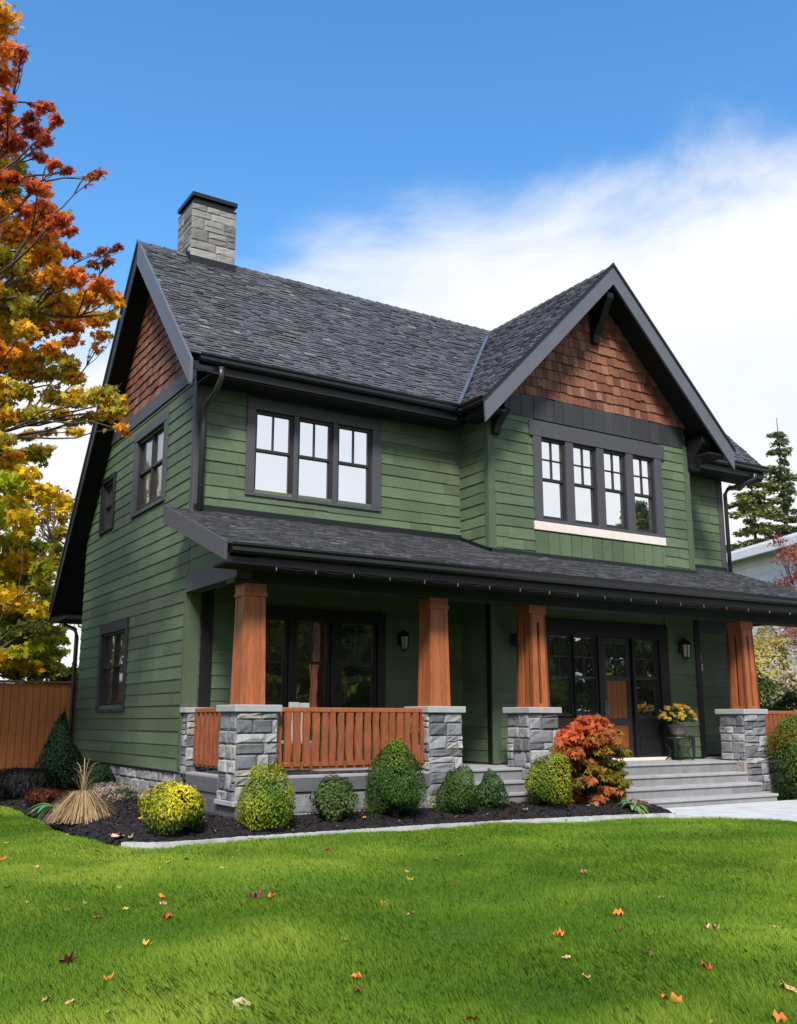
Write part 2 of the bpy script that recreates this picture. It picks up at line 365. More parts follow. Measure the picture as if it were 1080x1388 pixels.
def stone_face(mb, F, u0, u1, v0, v1, n, hmin, hmax, wmin, wmax, gap=0.010, proud=0.03, rough=0.008):
    """Random ashlar: each stone a small relief grid with rounded edges."""
    v = v0
    while v < v1-1e-3:
        h = rng.uniform(hmin, hmax)
        if v+h > v1-hmin*0.6: h = v1-v
        u = u0
        while u < u1-1e-3:
            w = rng.uniform(wmin, wmax)
            if u+w > u1-wmin*0.5: w = u1-u
            parts = [(u, u+w, v, v+h)]
            if h > hmax*0.75 and rng.random() < 0.4: q = rng.uniform(.35, .65); parts = [(u, u+w, v, v+h*q), (u, u+w, v+h*q, v+h)]
            for a, b, c, d in parts:
                pr = proud*rng.uniform(0.45, 1.2); G = 4; vs = []
                tilt = [rng.uniform(-1, 1)*gap*.5 for _ in range(4)]
                for j in range(G+1):
                    for i in range(G+1):
                        fu = (0, .12, .5, .88, 1)[i]; fv = (0, .12, .5, .88, 1)[j]
                        aa = a+gap/2+tilt[0]*fv; bb = b-gap/2+tilt[1]*fv; cc = c+gap/2+tilt[2]*fu; dd = d-gap/2+tilt[3]*fu
                        e = (i in (0, G)) or (j in (0, G))
                        nn = n+(pr*0.35 if e else pr+rng.uniform(-1, 1)*rough)
                        vs.append(PT(F, aa+(bb-aa)*fu, cc+(dd-cc)*fv, nn))
                fs = [(j*(G+1)+i, j*(G+1)+i+1, (j+1)*(G+1)+i+1, (j+1)*(G+1)+i) for j in range(G) for i in range(G)]
                k = len(vs); ring = [i for i in range(G+1)]+[j*(G+1)+G for j in range(1, G+1)]+[G*(G+1)+i for i in range(G-1, -1, -1)]+[j*(G+1) for j in range(G-1, 0, -1)]
                for r_ in ring: vs.append(Vector(vs[r_])-F[3]*(pr*0.35+0.006))
                fs += [(ring[(i+1) % len(ring)], ring[i], k+i, k+(i+1) % len(ring)) for i in range(len(ring))]
                mb.add(vs, fs)
            u += w
        v += h

# ------------------------------------------------------------------ ground
def ground_z(x, y):
    z = 0.0
    if y > 3: z += min((y-3)*0.03, 0.35)
    return z
def sheet(name, m, x0, x1, y0, y1, nx, ny, zf, kind='structure'):
    vs = []; fs = []
    for j in range(ny+1):
        for i in range(nx+1):
            x = x0+(x1-x0)*i/nx; y = y0+(y1-y0)*j/ny; vs.append((x, y, zf(x, y)))
    for j in range(ny):
        for i in range(nx): fs.append((j*(nx+1)+i, j*(nx+1)+i+1, (j+1)*(nx+1)+i+1, (j+1)*(nx+1)+i))
    mb = MB(); mb.add(vs, fs); o = mb.build(name, m, smooth=True); tag(o, kind=kind); return o
def lawn_z(x, y):
    return ground_z(x, y)-0.012+0.018*math.sin(x*1.3+0.7*y)*math.cos(y*1.1-0.4*x)+0.012*math.sin(2.7*x+1)*math.sin(2.3*y)
sheet('ground', M['ground'], -600, 600, -600, 600, 24, 24, lambda x, y: -0.06 if abs(x) < 60 and abs(y) < 60 else -0.3)
sheet('lawn', M['ground'], -24, 36, -24, 26, 180, 150, lawn_z)

CURB = [(-1.82, -2.45), (-1.60, -2.80), (-1.12, -3.03), (-0.3, -2.98), (1.04, -3.01), (2.82, -3.03), (4.72, -3.20), (6.0, -3.40), (6.86, -3.58)]
def smooth_path(P, n=8):
    out = []
    for i in range(len(P)-1):
        p0 = Vector((*P[max(i-1, 0)], 0)); p1 = Vector((*P[i], 0)); p2 = Vector((*P[i+1], 0)); p3 = Vector((*P[min(i+2, len(P)-1)], 0))
        for k in range(n):
            t = k/n
            out.append(0.5*((2*p1)+(p2-p0)*t+(2*p0-5*p1+4*p2-p3)*t*t+(3*p1-p0-3*p2+p3)*t*t*t))
    out.append(Vector((*P[-1], 0))); return out
curbp = smooth_path(CURB)
mb = MB()
for a, b in zip(curbp[6:], curbp[7:]):
    d = (b-a).normalized(); nl = Vector((-d.y, d.x, 0))*0.085
    z0, z1 = -0.05, 0.062
    mb.hexa([a-nl*.3+Vector((0, 0, z0)), b-nl*.3+Vector((0, 0, z0)), b+nl+Vector((0, 0, z0)), a+nl+Vector((0, 0, z0)),
             a-nl*.3+Vector((0, 0, z1)), b-nl*.3+Vector((0, 0, z1)), b+nl+Vector((0, 0, z1)), a+nl+Vector((0, 0, z1))])
tag(mb.build('concrete_edging', M['curb']), kind='structure')

# planting bed: runs along the left side of the house and across the front
BEDL = [(-1.78, -2.2), (-1.93, -1.2), (-1.88, 0.2), (-1.80, 1.6), (-1.78, 3.2), (-1.95, 4.6), (-2.6, 5.4), (-3.6, 6.1)]
bed_front = [(p.x, p.y) for p in curbp]
def front_y(x):
    for (a, b), (c, d) in zip(bed_front, bed_front[1:]):
        if a <= x <= c: return b+(d-b)*(x-a)/(c-a+1e-9)
    return bed_front[0][1] if x < bed_front[0][0] else bed_front[-1][1]
def left_x(y):
    P = BEDL
    for (a, b), (c, d) in zip(P, P[1:]):
        if b <= y <= d: return a+(c-a)*(y-b)/(d-b+1e-9)
    return P[0][0] if y < P[0][1] else P[-1][0]
def in_bed(x, y):
    if x > 0.05 and y > -1.0: return False
    if x > 6.7 and y > -2.75: return False
    if y <= -2.0 and x >= -1.82: return front_y(x) < y and x < 7.0
    return left_x(y) < x < 6.9 and y < 6.7
def bed_z(x, y):
    e = min(max(0.0, y-front_y(x)), max(0.0, x-left_x(y))) if y < 0 else max(0.0, x-left_x(y))
    return 0.035+0.17*min(1, max(0, e)/0.75)**0.8+ground_z(x, y)*0.8
vs = []; fs = []; step = 0.05; idx = {}
X0, X1, Y0, Y1 = -3.7, 7.0, -3.7, 6.7
nx = int((X1-X0)/step); ny = int((Y1-Y0)/step)
def bedv(i, j):
    if (i, j) not in idx:
        x = X0+i*step; y = Y0+j*step
        idx[(i, j)] = len(vs); vs.append((x+rng.uniform(-.015, .015), y+rng.uniform(-.015, .015), bed_z(x, y)+rng.uniform(-.012, .016)))
    return idx[(i, j)]
for j in range(ny):
    for i in range(nx):
        x = X0+(i+.5)*step; y = Y0+(j+.5)*step
        if in_bed(x, y): fs.append((bedv(i, j), bedv(i+1, j), bedv(i+1, j+1), bedv(i, j+1)))
mb = MB(); mb.add(vs, fs); tag(mb.build('mulch_bed', M['mulch'], smooth=False), kind='structure')
C = []
while len(C) < 9000:
    x = rng.uniform(-2.6, 6.9); y = rng.uniform(-3.6, 6.0)
    if y > -1.9 and x > 0: continue
    if in_bed(x, y): C.append((x, y, bed_z(x, y)+rng.uniform(.005, .03)))
C = np.array(C); nr = rvec(len(C))*0.6+np.array([0, 0, 1.0])
mass = mass_mesh('mulch_chips', oriented(KITE, C, nr, rvec(len(C)), nrg.uniform(.025, .075, len(C))), 4, M['chip'])
tag(mass, kind='stuff')

# front walk
PATH = [(6.66, -3.52), (6.66, -2.78), (10.75, -2.78), (13.5, -3.1), (15.5, -3.6), (15.5, -9), (11, -7.2), (8.0, -5.15), (7.35, -4.55), (6.95, -3.95), (6.83, -3.62)]
mb = MB(); mb.prism(fr((0, 0, 0), (1, 0, 0), (0, 1, 0)), PATH, -0.06, 0.05)
tag(mb.build('front_walk', M['concrete']), kind='structure')
def pip(x, y, P):
    c = False; j = len(P)-1
    for i in range(len(P)):
        if (P[i][1] > y) != (P[j][1] > y) and x < (P[j][0]-P[i][0])*(y-P[i][1])/(P[j][1]-P[i][1])+P[i][0]: c = not c
        j = i
    return c

# ------------------------------------------------------------------ the house
XR, D, B = 12.86, 6.53, 0.916          # right end, depth of left gable wall, projection of the bay
BX0, BX1, BM = 5.36, 10.73, 8.14
RY, RZ, SF, SB = 2.54, 10.60, 1.05, 1.28   # ridge line, front and back slopes
SX = 1.03                                   # slope of the front cross gable
OL, EF, EB = 0.38, 0.57, 7.72
XE = 13.72
house = thing('house', 'dark green two storey craftsman house with stone piers, cedar columns and grey slate roofs', 'house', (6.4, 2.0, 0))
H = house
def zf_(y): return RZ-SF*(RY-y)
def zb_(y): return RZ-SB*(y-RY)

# walls ------------------------------------------------------------
# left gable wall
FL = LEFT(0.0)
Lwin = [(-3.30, -1.36, 5.28, 6.93), (-5.50, -4.50, 5.30, 6.48), (-4.93, -3.07, 1.66, 3.36)]     # u = -y casing outlines
Lopen = [(-3.12, -1.54, 5.40, 6.72), (-5.36, -4.64, 5.42, 6.32), (-4.79, -3.21, 1.80, 3.14)]
mb = MB()
Lbig = [(a-.006, b+.006, c-.006, d+.006) for a, b, c, d in Lopen]
walls(mb, FL, -D, 0.0, 0.70, 5.4, Lbig, -0.16, -0.012)
mb.prism(FL, [(-5.95, 5.4), (0.0, 5.4), (0.0, 7.75), (-RY, RZ-0.22), (-(RY+(RZ-.22-5.4)/SB), 5.4)], -0.16, -0.10)
wl = mb.build('wall_backing', M['greentrim'], H)
mb = MB()
def lo_left(v): return -min(D-0.02, RY+(RZ-0.25-v)/SB)
shingles(mb, FL, lo_left, -0.02, 0.72, 7.14, 0.205, 2.2, 4.5, 0.020, gap=0.003, jit=0.15, holes=[(a+.06, b-.06, c+.06, d-.06) for a, b, c, d in Lwin], ragged=0.03)
walls(mb, fr((0, 0, 0), (0, -1, 0), (0, 0, 1)), -D, 0, 5.4, 7.1, [(-9, 9, 0, 5.39), (-9, -5.2, 5.4, 8)]+Lbig, -0.10, -0.012)
mb.build('gable_siding', M['green'], H)
mb = MB()
shingles(mb, FL, lambda v: -(RY+(RZ-0.25-v)/SB), lambda v: -(RY-(RZ-0.25-v)/SF), 7.40, 10.3, 0.18, 0.11, 0.24, 0.028, gap=0.008, jit=0.3, ragged=0.08)
mb.build('gable_shingles', M['brownshingle'], H)
mb = MB(); mb.fbox(FL, -5.28, -0.0, 7.135, 7.40, -0.02, 0.035); mb.build('frieze_board', M['trim'], H, bevel=.006)
# front wall, upper storey, and the recessed lower wall
FF = FRONT(0.0)
W1 = [(1.09, 1.74), (1.91, 2.52), (2.70, 3.33)]
cas1 = (0.89, 3.56, 5.22, 6.95)
low1 = [(1.13, 1.73), (1.95, 2.53), (2.81, 3.46)]
hol = [(1.04, 3.38, 5.27, 6.75), (1.08, 3.51, 1.53, 3.20)]
mb = MB(); walls(mb, FF, 0, XR, 0.70, 7.45, hol, -0.16, -0.012); mb.build('wall_backing', M['greentrim'], H)
mb = MB()
shingles(mb, FF, 0.13, BX0+0.1, 4.90, 7.35, 0.208, 0.45, 1.6, 0.021, gap=0.003, jit=0.2, holes=[(0.95, 3.50, 5.28, 6.89)], ragged=0.035)
mb.build('front_siding', M['green'], H); mb = MB()
shingles(mb, FF, BX1-0.1, XR-0.14, 4.70, 7.35, 0.208, 0.35, 1.2, 0.020, gap=0.004, jit=0.25, ragged=0.03)
mb.build('front_siding', M['green'], H)
mb = MB()
shingles(mb, FF, 0.20, BX0+0.05, 0.78, 3.75, 0.205, 1.5, 3, 0.018, gap=0.003, jit=0.15, holes=[(0.98, 3.60, 1.45, 3.30)], ragged=0.03)
mb.build('porch_siding', M['green'], H); mb = MB()
shingles(mb, FF, BX1-0.05, XR-0.14, 0.78, 3.45, 0.205, 1.5, 3, 0.018, gap=0.003, jit=0.15, ragged=0.03)
mb.build('porch_siding', M['green'], H)
# bay: front, left and right faces over both storeys
FB = FRONT(-B)
bg = [(6.67+0.8167*i, 7.20+0.8167*i) for i in range(4)]
dholes = [(6.66, 9.56, 0.78, 3.12)]
mb = MB(); walls(mb, FB, BX0, BX1, 0.70, 7.3, [(6.62, 9.70, 5.27, 6.89)]+dholes, -0.14, -0.012)
mb.prism(FB, [(BX0, 7.3), (BX1, 7.3), (BX1, 7.55), (BM, RZ-0.25), (BX0, 7.55)], -0.14, -0.012)
mb.fbox(LEFT(BX0), -0.0, B-0.16, 0.70, 7.4, -0.14, -0.012); mb.fbox(RIGHT(BX1), -B+0.16, 0.0, 0.70, 7.4, -0.14, -0.012)
mb.build('bay_wall_backing', M['greentrim'], H)
mb = MB()
shingles(mb, FB, BX0+0.13, 6.44, 4.42, 7.27, 0.208, 0.30, 1.0, 0.021, gap=0.0035, jit=0.22, ragged=0.04); mb.build('bay_siding', M['green'], H); mb = MB()
shingles(mb, FB, 9.90, BX1-0.13, 4.42, 7.27, 0.208, 0.30, 1.0, 0.021, gap=0.0035, jit=0.22, ragged=0.04)
mb.build('bay_siding', M['green'], H)
mb = MB()
u = 6.42
while u < 9.88:
    w = rng.uniform(0.24, 0.32); w = min(w, 9.90-u)
    mb.fbox(FB, u+.009, u+w-.009, 4.40, 5.01, -0.005, 0.028+rng.uniform(0, .008)); u += w
mb.build('bay_board_panel', M['green'], H, bevel=.004)
mb = MB(); shingles(mb, LEFT(BX0), 0.0, B-0.03, 4.42, 7.35, 0.208, 0.4, 0.95, 0.020, jit=0.2, ragged=0.03)
mb.build('bay_side_siding', M['green'], H); mb = MB()
shingles(mb, LEFT(BX0), 0.0, B-0.03, 0.78, 3.75, 0.205, 0.9, 2, 0.018, jit=0.15, ragged=0.03)
mb.build('bay_side_siding', M['green'], H); mb = MB()
shingles(mb, RIGHT(BX1), -B+0.03, 0, 4.42, 7.35, 0.208, 0.4, 0.95, 0.020, jit=0.2, ragged=0.03)
mb.build('bay_side_siding', M['green'], H)
mb = MB(); shingles(mb, FB, BX0+0.13, 6.45, 0.78, 3.75, 0.205, 0.9, 2, 0.018, jit=0.15, ragged=0.03)
mb.build('entrance_siding', M['green'], H); mb = MB()
shingles(mb, FB, 9.78, BX1-0.1, 0.78, 3.75, 0.205, 0.9, 2, 0.018, jit=0.15, ragged=0.03)
mb.build('entrance_siding', M['green'], H)
mb = MB()
shingles(mb, FB, lambda v: BM-(RZ-0.22-v)/SX, lambda v: BM+(RZ-0.22-v)/SX, 7.70, 10.2, 0.205, 0.10, 0.21, 0.032, gap=0.010, jit=0.3, ragged=0.08)
mb.build('bay_gable_shingles', M['brownshingle'], H)
mb = MB(); u = 5.62
while u < 10.66:
    w = min(rng.uniform(0.24, 0.31), 10.66-u)
    if w > .05: mb.fbox(FB, u+.005, u+w-.005, 7.24, 7.70, -0.01, 0.016+rng.uniform(0, .01))
    u += w
mb.build('board_band', M['band'], H, bevel=.004)
# right end wall and back wall
mb = MB(); FRR = RIGHT(XR)
shingles(mb, FRR, 0.02, D-.02, 0.72, 7.5, 0.206, 2, 4, 0.02, jit=.15, ragged=.03)
mb.prism(FRR, [(0, 0.7), (D, 0.7), (D, 5.2), (RY, RZ-.25), (0, 7.7)], -0.16, -0.012)
mb.box(0, XR, D-.15, D-0.01, 0.7, 5.3)
mb.build('rear_wall', M['green'], H)
# corner boards
for nm, F, u0, u1, z0, z1, m in (('corner_board', FF, -0.03, 0.13, 4.78, 7.4, 'trim'), ('corner_board', FL, -0.115, 0.0, 4.78, 7.14, 'trim'),
                                 ('corner_board', FF, XR-.14, XR+.03, 4.74, 7.4, 'trim'), ('corner_board', FF, XR-.14, XR+.03, 0.76, 3.46, 'trim'),
                                 ('corner_board', FF, 0.0, 0.20, 0.76, 3.75, 'greentrim'), ('corner_board', FL, -0.13, -0.0, 0.76, 3.52, 'greentrim'),
                                 ('corner_board', FB, BX0-0.028, BX0+0.13, 4.40, 7.3, 'greentrim'), ('corner_board', LEFT(BX0), B-0.10, B-.004, 4.40, 7.3, 'greentrim'),
                                 ('corner_board', FB, BX1-0.13, BX1+.028, 4.38, 7.3, 'greentrim'), ('corner_board', FB, BX0-0.028, BX0+.15, 0.76, 3.75, 'greentrim'),
                                 ('corner_board', LEFT(BX0), B-.14, B-.004, 0.76, 3.75, 'dark'), ('corner_board', FB, BX1-.13, BX1+.028, .76, 3.75, 'dark')):
    mb = MB(); mb.fbox(F, u0, u1, z0, z1, -0.02, 0.030); mb.build(nm, M[m], H, bevel=.006)
mb = MB(); mb.fbox(FF, 0.22, 0.42, 0.76, 3.6, -0.01, 0.032); mb.build('corner_board', M['dark'], H, bevel=.006)
mb = MB(); mb.fbox(FF, BX1, XR-.14, 3.40, 3.72, -0.01, 0.03); mb.build('frieze_board', M['trim'], H, bevel=.006)
# stone foundation
mb = MB(); stone_face(mb, FL, -D, -0.26, 0.02, 0.70, 0.0, 0.16, 0.26, 0.22, 0.55, proud=0.035)
mb.build('stone_foundation', M['stonebase'], H)
mb = MB(); mb.box(0.004, XR-.004, 0.004, D-.004, -0.1, 0.70); mb.build('foundation', M['mortar'], H)
mb = MB(); mb.fbox(FL, -D, -0.26, 0.695, 0.73, -0.02, 0.045); mb.build('water_table', M['dark'], H)

# windows ------------------------------------------------------------
def window_unit(F, u0, u1, v0, v1, vm, vbars=(0.5,), hbars=(), glass='glass', low_vbars=(), fw_=0.045, mat_='sash', front=-0.012):
    """u0..v1 is the glass opening; vm the meeting rail (None: one fixed light)."""
    mb = MB(); b = fw_; n0 = front-0.075; n1 = front
    mb.fbox(F, u0-b, u0, v0-b, v1+b, n0, n1); mb.fbox(F, u1, u1+b, v0-b, v1+b, n0, n1)
    mb.fbox(F, u0, u1, v0-b, v0, n0, n1-.002); mb.fbox(F, u0, u1, v1, v1+b, n0, n1-.002)
    n2 = n1-0.012
    if vm:
        mb.fbox(F, u0, u1, vm-.024, vm+.024, n0, n2)
        # slim stiles of the upper and lower sash
        mb.fbox(F, u0, u0+.016, vm+.024, v1, n0, n2-.004); mb.fbox(F, u1-.016, u1, vm+.024, v1, n0, n2-.004)
        mb.fbox(F, u0, u0+.020, v0, vm-.024, n0, n2-.022); mb.fbox(F, u1-.020, u1, v0, vm-.024, n0, n2-.022)
        mb.fbox(F, u0+.02, u1-.02, v0, v0+.03, n0, n2-.022)
    top0 = (vm+.024) if vm else v0
    for x in vbars: mb.fbox(F, u0+(u1-u0)*x-.013, u0+(u1-u0)*x+.013, top0, v1, n0, n2-.010)
    ks = [0.0]+sorted(vbars)+[1.0]
    for y in hbars:
        zc = top0+(v1-top0)*y
        for a, c in zip(ks, ks[1:]): mb.fbox(F, u0+(u1-u0)*a+(.013 if a else .016), u0+(u1-u0)*c-(.013 if c < 1 else .016), zc-.012, zc+.012, n0, n2-.012)
    w = mb.build('window', M[mat_], H, bevel=.003)
    p = MB()
    if vm:
        p.fbox(F, u0-.005, u1+.005, vm, v1+.01, n0-.01, front-.050); p.fbox(F, u0-.005, u1+.005, v0-.01, vm-.002, n0-.012, front-.062)
    else: p.fbox(F, u0-.005, u1+.005, v0-.01, v1+.01, n0-.01, front-.050)
    p.build('pane', M[glass], w)
    return w
def casing(F, u0, u1, v0, v1, opens, head, foot, m='trim', proud=0.045, ext=0.0, side_to=None):
    mb = MB(); a = opens[0][0]; b = opens[-1][1]
    mb.fbox(F, u0-ext, u1+ext, v1-head, v1, -0.01, proud+.008)
    mb.fbox(F, u0, u1, v0, v0+foot, -0.01, proud)
    mb.fbox(F, u0, a, v0+foot, v1-head, -0.06, proud); mb.fbox(F, b, u1, v0+foot, v1-head, -0.06, proud)
    for (p, q), (r, s) in zip(opens, opens[1:]): mb.fbox(F, q, r, v0+foot, v1-head, -0.06, proud-.006)
    return mb.build('window_casing', M[m], H, bevel=.005)
k = .043
casing(FF, 0.89, 3.56, 5.22, 6.95, [(a-k, b+k) for a, b in W1], 0.205, 0.055)
for a, b in W1: window_unit(FF, a, b, 5.32, 6.70, 6.05)
cb = casing(FB, 6.42, 9.90, 5.215, 7.20, [(a-k, b+k) for a, b in bg], 0.31, 0.055, ext=0.09)
mb = MB(); mb.fbox(FB, 6.40, 9.90, 5.04, 5.205, -0.01, 0.055); mb.build('sill', M['sill'], cb, bevel=.006)
for a, b in bg: window_unit(FB, a, b, 5.32, 6.84, 6.07, hbars=(0.5,))
# porch triple window
casing(FF, 0.92, 3.66, 1.46, 3.36, [(a-k, b+k) for a, b in low1], 0.16, 0.06, m='dark')
for i, (a, b) in enumerate(low1): window_unit(FF, a, b, 1.58, 3.15, 2.46, hbars=(0.5,) if i == 2 else (), glass='glasslow')
# left gable windows: pairs of double hung sashes
for (u0, u1, v0, v1), (a, b, c, d), head in zip(Lwin, Lopen, (0.17, 0.12, 0.19)):
    mid = (a+b)/2
    if u1-u0 > 1.5:
        casing(FL, u0, u1, v0, v1, [(a, b)], head, 0.06, m='trim' if v0 > 4 else 'band')
        for p, q in ((a+k, mid-.02), (mid+.02, b-k)): window_unit(FL, p, q, c+k, d-.005, (c+d)/2+.05, glass='glassside', vbars=(), fw_=.04 if False else .035)
    else:
        casing(FL, u0, u1, v0, v1, [(a, b)], head, 0.06, m='dark'); window_unit(FL, a+k, b-k, c+k, d-.005, (c+d)/2, glass='glassside', vbars=(.5,))
# entrance: window, sidelight, door, sidelight
mb = MB()
for u0, u1 in ((6.45, 6.67), (7.26, 7.27), (7.89, 8.02), (8.79, 8.86), (9.55, 9.80)): mb.fbox(FB, u0, u1, 0.76, 3.10, -0.05, 0.04)
mb.fbox(FB, 6.45, 9.80, 3.10, 3.36, -0.05, 0.045)
mb.build('door_casing', M['dark'], H, bevel=.005)
window_unit(FB, 6.715, 7.215, 1.62, 3.05, 2.30, hbars=(0.5,), glass='glasslow')
window_unit(FB, 7.315, 7.845, 1.62, 3.05, 2.30, hbars=(0.5,), glass='glasslow')
window_unit(FB, 8.905, 9.505, 1.58, 3.05, 2.32, hbars=(0.5,), glass='glasslow')
mb = MB()
for u0, u1 in ((6.67, 7.26), (7.27, 7.89)): mb.fbox(FB, u0, u1, 0.78, 1.55, -0.07, -0.02); mb.fbox(FB, u0+.1, u1-.1, 0.90, 1.45, -0.02, -0.008)
mb.build('panel', M['doorwood'], H, bevel=.006)
mb = MB(); mb.fbox(FB, 8.86, 9.55, 0.78, 1.535, -0.07, -0.02); mb.fbox(FB, 8.95, 9.46, 0.88, 1.14, -0.02, -0.008); mb.fbox(FB, 8.95, 9.46, 1.18, 1.46, -0.02, -0.008)
mb.build('panel', M['dark'], H, bevel=.006)
mb = MB(); F = FB
mb.fbox(F, 8.03, 8.14, 0.80, 3.09, -0.08, -0.03); mb.fbox(F, 8.68, 8.78, 0.80, 3.09, -0.08, -0.03); mb.fbox(F, 8.14, 8.68, 2.98, 3.09, -0.08, -0.03)
mb.fbox(F, 8.14, 8.68, 2.26, 2.34, -0.08, -0.03); mb.fbox(F, 8.14, 8.68, 1.42, 1.54, -0.08, -0.03); mb.fbox(F, 8.14, 8.68, .80, .98, -0.08, -0.03)
mb.fbox(F, 8.40, 8.425, 2.34, 2.98, -0.075, -0.035); mb.fbox(F, 8.14, 8.40, 2.65, 2.675, -0.075, -0.037); mb.fbox(F, 8.425, 8.68, 2.65, 2.675, -0.075, -0.037)
door = mb.build('door', M['sash'], H, bevel=.004)
mb = MB(); mb.fbox(F, 8.14, 8.68, .98, 1.42, -0.085, -0.05); mb.fbox(F, 8.24, 8.58, 1.06, 1.34, -0.05, -0.04); mb.build('door_panel_and_reflection', M['doorpanelrefl'], door, bevel=.006)
mb = MB(); mb.fbox(F, 8.14, 8.28, 1.54, 2.26, -0.085, -0.052); mb.fbox(F, 8.285, 8.41, 1.54, 2.26, -0.085, -0.052); mb.fbox(F, 8.415, 8.54, 1.54, 2.26, -0.085, -0.052); mb.fbox(F, 8.545, 8.68, 1.54, 2.26, -0.085, -0.052); mb.build('door_panel_and_reflection', M['doorpanelrefl'], door, bevel=.006)  # brown strips paint the warm reflection of the door's lower glass
mb = MB(); mb.fbox(F, 8.135, 8.685, 2.33, 2.985, -0.085, -0.060); mb.build('pane', M['glasslow'], door)
mb = MB(); mb.fbox(F, 8.065, 8.105, 1.58, 1.88, -0.03, -0.015); mb.tube([PT(F, 8.085, 1.62, -.02), PT(F, 8.085, 1.62, .035), PT(F, 8.085, 1.80, .04), PT(F, 8.085, 1.84, -.02)], .011, 6); mb.build('handle', M['flash'], door)
mb = MB(); mb.fbox(F, 7.95, 9.65, 0.742, 0.80, -0.05, 0.10); mb.build('threshold', M['sill'], H, bevel=.006)

# roofs ------------------------------------------------------------
def slope_frame(p, along, up): return fr(p, Vector(along).normalized(), Vector(up).normalized())
TH = 0.13
def slab(mb, F, pts, t=TH): mb.prism(F, pts, -t, -0.004)
def ridge_caps(name, pts, parent, w=0.13):
    mb = MB(); a, b = Vector(pts[0]), Vector(pts[1]); d = (b-a); n = int(d.length/0.24); d.normalize(); s = d.cross(Vector((0, 0, 1))).normalized()
    for i in range(n):
        p = a+d*(i*(b-a).length/n); q = a+d*((i+1.15)*(b-a).length/n); z1 = Vector((0, 0, .012)); z2 = Vector((0, 0, .035+rng.uniform(-.004, .004)))
        for sg in (1, -1):
            e = s*sg*w-Vector((0, 0, w*0.95)); o = [p+z2, q+z1, q+z1+e, p+z2+e]
            if sg < 0: o = o[::-1]
            dn = Vector((0, 0, .02)); mb.hexa([x-dn for x in o]+o)
    return mb.build(name, M['slate'], parent)
# main front slope
LF = math.hypot(RY+EF, SF*(RY+EF))
FMF = slope_frame((-OL, -EF, zf_(-EF)), (1, 0, 0), (0, 1, SF))
mb = MB(); slab(mb, FMF, [(0, 0), (XE+OL, 0), (XE+OL, LF), (0, LF)]); roof = mb.build('roof', M['black'], H)
mb = MB(); shingles(mb, FMF, -0.03, XE+OL+.03, -0.04, LF, 0.098, 0.08, 0.24, 0.020, gap=0.007, jit=0.5, ragged=0.32, lap=1.25)
mb.build('roof_shingles', M['slate'], roof)
LB = math.hypot(EB-RY, SB*(EB-RY))
FMB = slope_frame((XE, EB, zb_(EB)), (-1, 0, 0), (0, -1, SB))
mb = MB(); slab(mb, FMB, [(0, 0), (XE+OL, 0), (XE+OL, LB), (0, LB)]); mb.build('roof_slab', M['black'], roof)
mb = MB(); shingles(mb, FMB, -0.03, XE+OL+.03, -0.04, LB, 0.2, 0.3, 0.7, 0.024, gap=0.008, jit=0.5, ragged=0.2, lap=1.2); mb.build('roof_shingles', M['slate'], roof)
ridge_caps('ridge_cap', ((-OL-.03, RY, RZ), (XE+.03, RY, RZ)), roof)
# cross gable over the bay
HX = 3.22; YG = -1.53; LX = math.hypot(HX, SX*HX); YB = 2.6
zc_ = RZ-SX*HX
FCL = slope_frame((BM-HX, YB, zc_), (0, -1, 0), (1, 0, SX)); FCR = slope_frame((BM+HX, YG, zc_), (0, 1, 0), (-1, 0, SX))
mb = MB()
for F in (FCL, FCR): slab(mb, F, [(0, 0), (YB-YG, 0), (YB-YG, LX), (0, LX)])
croof = mb.build('roof', M['black'], H)
mb = MB()
for F in (FCL, FCR): shingles(mb, F, 0.0 if F is FCL else -0.03, (YB-YG)+(.03 if F is FCL else 0), -0.04, LX, 0.098, 0.08, 0.24, 0.020, gap=0.007, jit=0.5, ragged=0.32, lap=1.25)
mb.build('roof_shingles', M['slate'], croof)
ridge_caps('ridge_cap', ((BM, YG-.03, RZ), (BM, YB, RZ)), croof)
# valley flashings
mb = MB()
for sg in (-1, 1):
    a = Vector((BM+sg*(SF/SX)*(RY+EF), -EF, zf_(-EF))); b = Vector((BM, RY, RZ)); b = a.lerp(b, .90); d = (b-a).normalized()
    s1 = Vector((sg*0.12, 0, 0.022)); s2 = Vector((-sg*0.03, -.10, -0.0)); up = Vector((0, 0, .042))
    pts = [a+up+s1, a+up+Vector((0, 0, 0)), a+up+Vector((-sg*.10, 0, -.10*SX*-1+.02))]
    q = [a+up+Vector((sg*.055, 0, .012)), a+up, a+up+Vector((-sg*.045, 0, .045*SX+.006))]
    for p0, p1 in ((q[0], q[1]), (q[1], q[2])): mb.add([p0, p1, p1+(b-a), p0+(b-a)], [(0, 1, 2, 3)])
mb.build('valley_flashing', M['flash'], croof)
